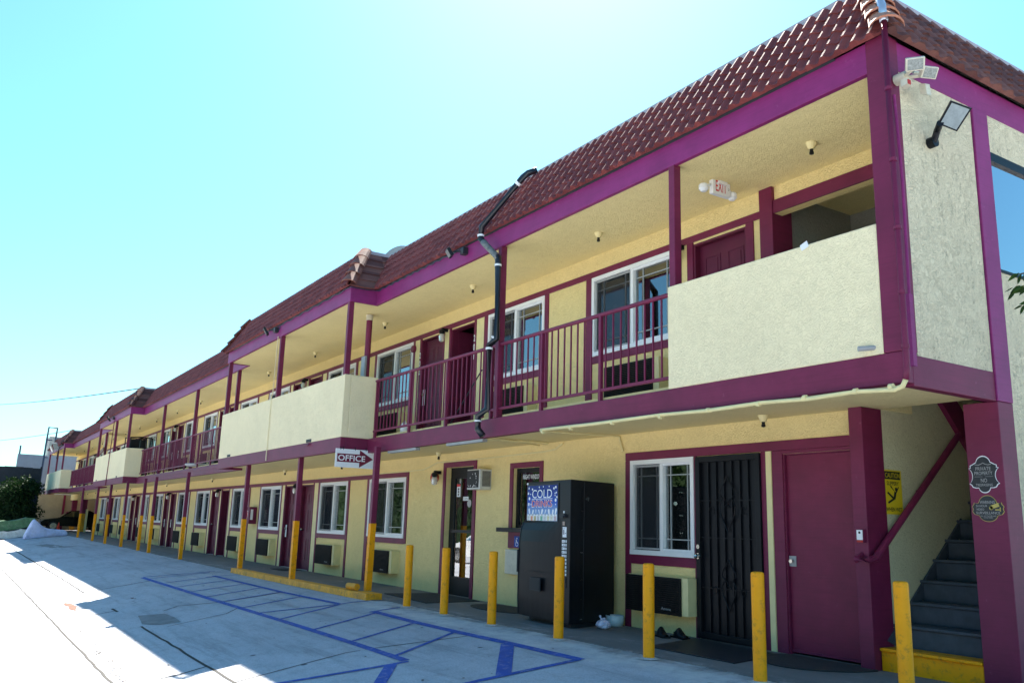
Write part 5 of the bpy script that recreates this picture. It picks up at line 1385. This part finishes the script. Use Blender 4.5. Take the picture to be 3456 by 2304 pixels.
# background: fence, buildings, shrub, poles, wires
fb = MB()
for k in range(30):
    y = -12+k*.58; fb.box(-70.06-.02*(k%2),-70.0-.02*(k%2),y,y+.58,-.3,4.25+.03*math.sin(k))
for y in (-12,-6,0,5.35): fb.box(-70.1,-69.96,y-.05,y+.05,-.3,4.35)
tag(fb.build('screen_fence', M['fencedark'], loc=(-70,-2,-.4)), 'tall dark screened fence across the end of the drive', 'fence')
cb_ = MB()
n = 34
for k in range(n): 
    y = 4.1+ (6.15-4.1)*k/n; cb_.box(-76-.03*(k%2), -75.9-.03*(k%2), y, y+(6.15-4.1)/n+.001, -.3, 5.5)
cb_.box(-77.2,-76.05,4.15,12,-.3,5.45)
tag(cb_.build('metal_clad_building', M['corr'], loc=(-80,6,0)), 'pale grey corrugated metal building beyond the dark fence', 'building')
fw_ = MB(); fw_.box(-79.6,-78,6.25,16,5.4,7.15); tag(fw_.build('neighbour_building', M['farwall'], loc=(-85,10,0), bevel=.1), 'plain grey beige building rising behind the motel far end', 'building')
ld = thing('roof_ladder', 'navy steel ladder frame rising above the far building roof', 'ladder', (-75, 5.9, 0))
m = MB(); m.tube([(-75,5.75,2.5),(-75,5.83,6.6),(-75,5.86,7.58),(-75,6.45,7.56),(-75,6.42,6.6)], .07, 8); m.build('rail', M['navy'], ld)
m = MB(); m.tube([(-75,5.85,6.62),(-75,6.2,6.64)], .05, 8); m.tube([(-75,5.76,5.3),(-75,6.05,5.3)], .05, 8); m.build('rung', M['navy'], ld)
pl_ = MB(); pl_.tube([(-76.2,4.22,0),(-76.2,4.22,6.15)], .06, 8); tag(pl_.build('steel_pole', M['navy'], loc=(-76.2,4.22,0)), 'short dark steel pole at the edge of the metal clad building', 'pole')
for nm, a, b, sag, lab in (('overhead_wire', (-110,-1.5,12.2), (-38.9,6.35,6.48), 1.0, 'dark overhead wire running from the left sky to the middle bay roof'), ('overhead_wire', (-130,-1.5,9.3), (-62.5,6.35,6.48), .8, 'faint overhead wire running to the far bay roof')):
    m = MB(); a = Vector(a); b = Vector(b)
    m.tube([a.lerp(b, k/20) - Z_*sag*4*(k/20)*(1-k/20)*.4 for k in range(21)], .022, 6); tag(m.build(nm, M['darkgrey'], loc=tuple((a+b)/2)), lab, 'wire')

def leaves(mb, c, rad, n, size, rng, shell=.55):
    c = Vector(c)
    for _ in range(n):
        while True:
            p = Vector((rng.uniform(-1,1), rng.uniform(-1,1), rng.uniform(-1,1)))
            if shell < p.length < 1: break
        q = c + Vector((p.x*rad[0], p.y*rad[1], p.z*rad[2]))
        d = Vector((rng.gauss(0,1), rng.gauss(0,1), rng.gauss(0,1)-.3)).normalized(); s_ = d.cross(Vector((rng.gauss(0,1), rng.gauss(0,1), rng.gauss(0,1)))).normalized()
        L = size*rng.uniform(.6,1.3); W = L*.42
        mb.poly([q, q+d*L*.5+s_*W*.5, q+d*L, q+d*L*.5-s_*W*.5])
def tree(name, base, h, crown, nclump, nleaf, size, mt, lab, seed, cat='tree', grp=None):
    rng = random.Random(seed); base = Vector(base); t = thing(name, lab, cat, tuple(base), grp)
    tk = MB(); lf = MB(); topz = h*.55
    tk.tube([base, base+Vector((.05,.03,h*.3)), base+Vector((-.03,.08,topz))], [h*.035, h*.027, h*.018], 9)
    for k in range(nclump):
        a = rng.uniform(0, 2*math.pi); rr_ = math.sqrt(rng.random()); zz = rng.uniform(-.75, 1)
        c = base + Vector((math.cos(a)*rr_*crown[0]*math.sqrt(1-zz*zz*.7), math.sin(a)*rr_*crown[1]*math.sqrt(1-zz*zz*.7), h-crown[2]+zz*crown[2]*.85))
        st_ = base + Vector((0,0,h*rng.uniform(.3,.55)))
        tk.tube([st_, st_.lerp(c,.5)+Vector((rng.uniform(-.1,.1),rng.uniform(-.1,.1),.1)), c], [h*.012, h*.008, h*.003], 6)
        r_ = crown[0]*rng.uniform(.28,.5); leaves(lf, c, (r_, r_, r_*.75), nleaf, size, rng, .2)
    tk.build('trunk', M['bark'], t); lf.build('crown', M[mt], t); return t
tree('bushy_tree', (-66.5, 3.9, gz(3.9)), 3.5, (1.9,1.3,1.55), 34, 240, .22, 'leafdark', 'dark bushy tree in front of the fence at the far end', 11)
tree('bushy_tree', (-67.5, 1.7, gz(1.7)), 2.6, (1.5,1.2,1.2), 20, 220, .22, 'leafdark', 'low dark shrub by the fence at the left edge', 12)
# trees and cars across the drive that the windows mirror
for q, (x, y, h) in enumerate(((-52,-13,7.5),(-42,-15,9),(-33,-13,7),(-25,-16,8.5),(-17,-14,7.5))):
    tree('street_tree', (x, y, gz(y)), h, (2.6,2.6,2.6), 22, 170, .34, 'leaf', 'leafy street tree across the drive, reflected in the windows', 30+q, grp='trees across the drive')
car('parked_car', (-31.5,-3.6,gz(-3.6)), (-1,.1,0), M['carwhite'], 'white car across the drive mirrored in the office door')
car('parked_car', (-23.5,-4.2,gz(-4.2)), (-1,.05,0), paint('silver_car_paint', (.32,.36,.42), .2, .05), 'silver car across the drive mirrored in the near window')
# tall clipped greenery added behind those trees to darken the window reflections
hb = MB(); lf = MB(); rng = random.Random(77)
for k in range(40):
    x0 = -90+k*2.5; zt = 6.4+rng.uniform(-.5,.5); hb.box(x0, x0+2.5, -20-.05*(k%2), -18-.05*(k%2), -.3, zt-.3)
    for _ in range(170):
        q = Vector((x0+rng.uniform(0,2.5), -17.9+rng.uniform(-.1,.35), rng.uniform(-.3, zt)))
        d = Vector((rng.gauss(0,1), rng.gauss(0,1), rng.gauss(0,1))).normalized(); e_ = d.cross(Vector((rng.gauss(0,1), rng.gauss(0,1), rng.gauss(0,1)))).normalized()
        lf.poly([q, q+d*.2+e_*.09, q+d*.4, q+d*.2-e_*.09])
hd = thing('added_hedge', 'added dark green foliage across the drive, there to darken the window reflections', 'added_hedge', (-40, -19, -.3))
hb.build('twig_mass', M['leafdark'], hd); lf.build('foliage', M['leafdark'], hd)
# branch reaching in at the right edge
tr_ = thing('street_tree', 'leafy branch tips of a tree poking in at the right edge', 'tree', (-1.9, 7.2, 0))
m = MB(); m.tube([(-1.9,7.2,0),(-1.92,7.2,1.4),(-1.85,7.1,2.6),(-1.8,7.0,3.6)], [.10,.085,.06,.03], 10); m.tube([(-1.87,7.15,2.4),(-2.3,6.7,3.0),(-2.75,6.25,3.12),(-2.97,6.02,3.05)], [.04,.025,.012,.005], 8); m.tube([(-1.87,7.15,2.3),(-2.5,6.5,2.8),(-2.93,6.05,2.86)], [.03,.015,.005], 8); m.build('trunk', M['bark'], tr_)
lf = MB(); rng = random.Random(21)
def spray(tip, n, size, spread):
    for _ in range(n):
        q = Vector(tip) + Vector((rng.uniform(-.2,1)*spread, rng.uniform(-.3,.6)*spread, rng.uniform(-.5,.5)*spread*.5))
        d = Vector((rng.uniform(-1,.2), rng.uniform(-.6,.3), rng.uniform(-.9,-.1))).normalized(); s_ = d.cross(Vector((rng.gauss(0,1),rng.gauss(0,1),rng.gauss(0,1)))).normalized()
        L = size*rng.uniform(.7,1.2); W = L*.36; lf.poly([q, q+d*L*.3+s_*W*.5, q+d*L*.65+s_*W*.4, q+d*L, q+d*L*.65-s_*W*.4, q+d*L*.3-s_*W*.5])
spray((-2.99,6.02,3.06), 9, .07, .08); spray((-3.0,6.0,2.95), 10, .085, .09); spray((-2.96,6.02,2.83), 8, .085, .08)
for c in ((-2.5,6.5,3.1),(-2.2,6.8,3.3),(-1.8,7.0,3.6),(-1.5,7.3,3.3),(-2.0,6.7,2.9)): leaves(lf, c, (.4,.4,.3), 90, .09, rng, .1)
lf.build('crown', M['leaf'], tr_)

# ================================================================== camera, light, sky
cam = bpy.data.cameras.new('camera'); co_ = bpy.data.objects.new('camera', cam); COL.objects.link(co_)
yaw, pit, rol = 1.0049, .2095, .0299
fw = Vector((-math.sin(yaw)*math.cos(pit), math.cos(yaw)*math.cos(pit), math.sin(pit)))
rt = Vector((math.cos(yaw), math.sin(yaw), 0)); upv = rt.cross(fw)
r2 = rt*math.cos(rol)+upv*math.sin(rol); u2 = -rt*math.sin(rol)+upv*math.cos(rol)
mt4 = Matrix((r2, u2, -fw)).transposed().to_4x4(); mt4.translation = (0,0,1.25); co_.matrix_world = mt4
cam.sensor_width = 36; cam.lens = 2920.5/3456*36; cam.clip_start = .05; cam.clip_end = 2000
scene.camera = co_

to_sun = Vector((-5.2, 3.85, 7.0)).normalized()
sun = bpy.data.lights.new('sun', 'SUN'); sun.energy = 5.0; sun.angle = R(.53); sun.color = (1, .95, .86)
so_ = bpy.data.objects.new('sun', sun); COL.objects.link(so_); so_.location = (0,0,30)
so_.rotation_euler = to_sun.to_track_quat('Z', 'Y').to_euler()
wd_ = bpy.data.worlds.new('World'); scene.world = wd_; wd_.use_nodes = True
nt = wd_.node_tree; bgn = nt.nodes['Background']
sky = nt.nodes.new('ShaderNodeTexSky'); sky.sky_type = 'NISHITA'; sky.sun_disc = False
sky.sun_elevation = math.asin(to_sun.z); sky.sun_rotation = math.atan2(to_sun.x, to_sun.y)
sky.air_density = 1.2; sky.dust_density = .6; sky.ozone_density = 2.0
hz = mixc(nt, 1.0, sky.outputs[0], (.50, .90, 1.0), 'MULTIPLY')
nt.links.new(hz, bgn.inputs['Color']); bgn.inputs['Strength'].default_value = .057

scene.view_settings.view_transform = 'Standard'; scene.view_settings.look = 'None'
scene.view_settings.exposure = 2.15; scene.view_settings.gamma = 1.0
scene.cycles.max_bounces = 8; scene.cycles.transparent_max_bounces = 12
scene.cycles.use_denoising = True
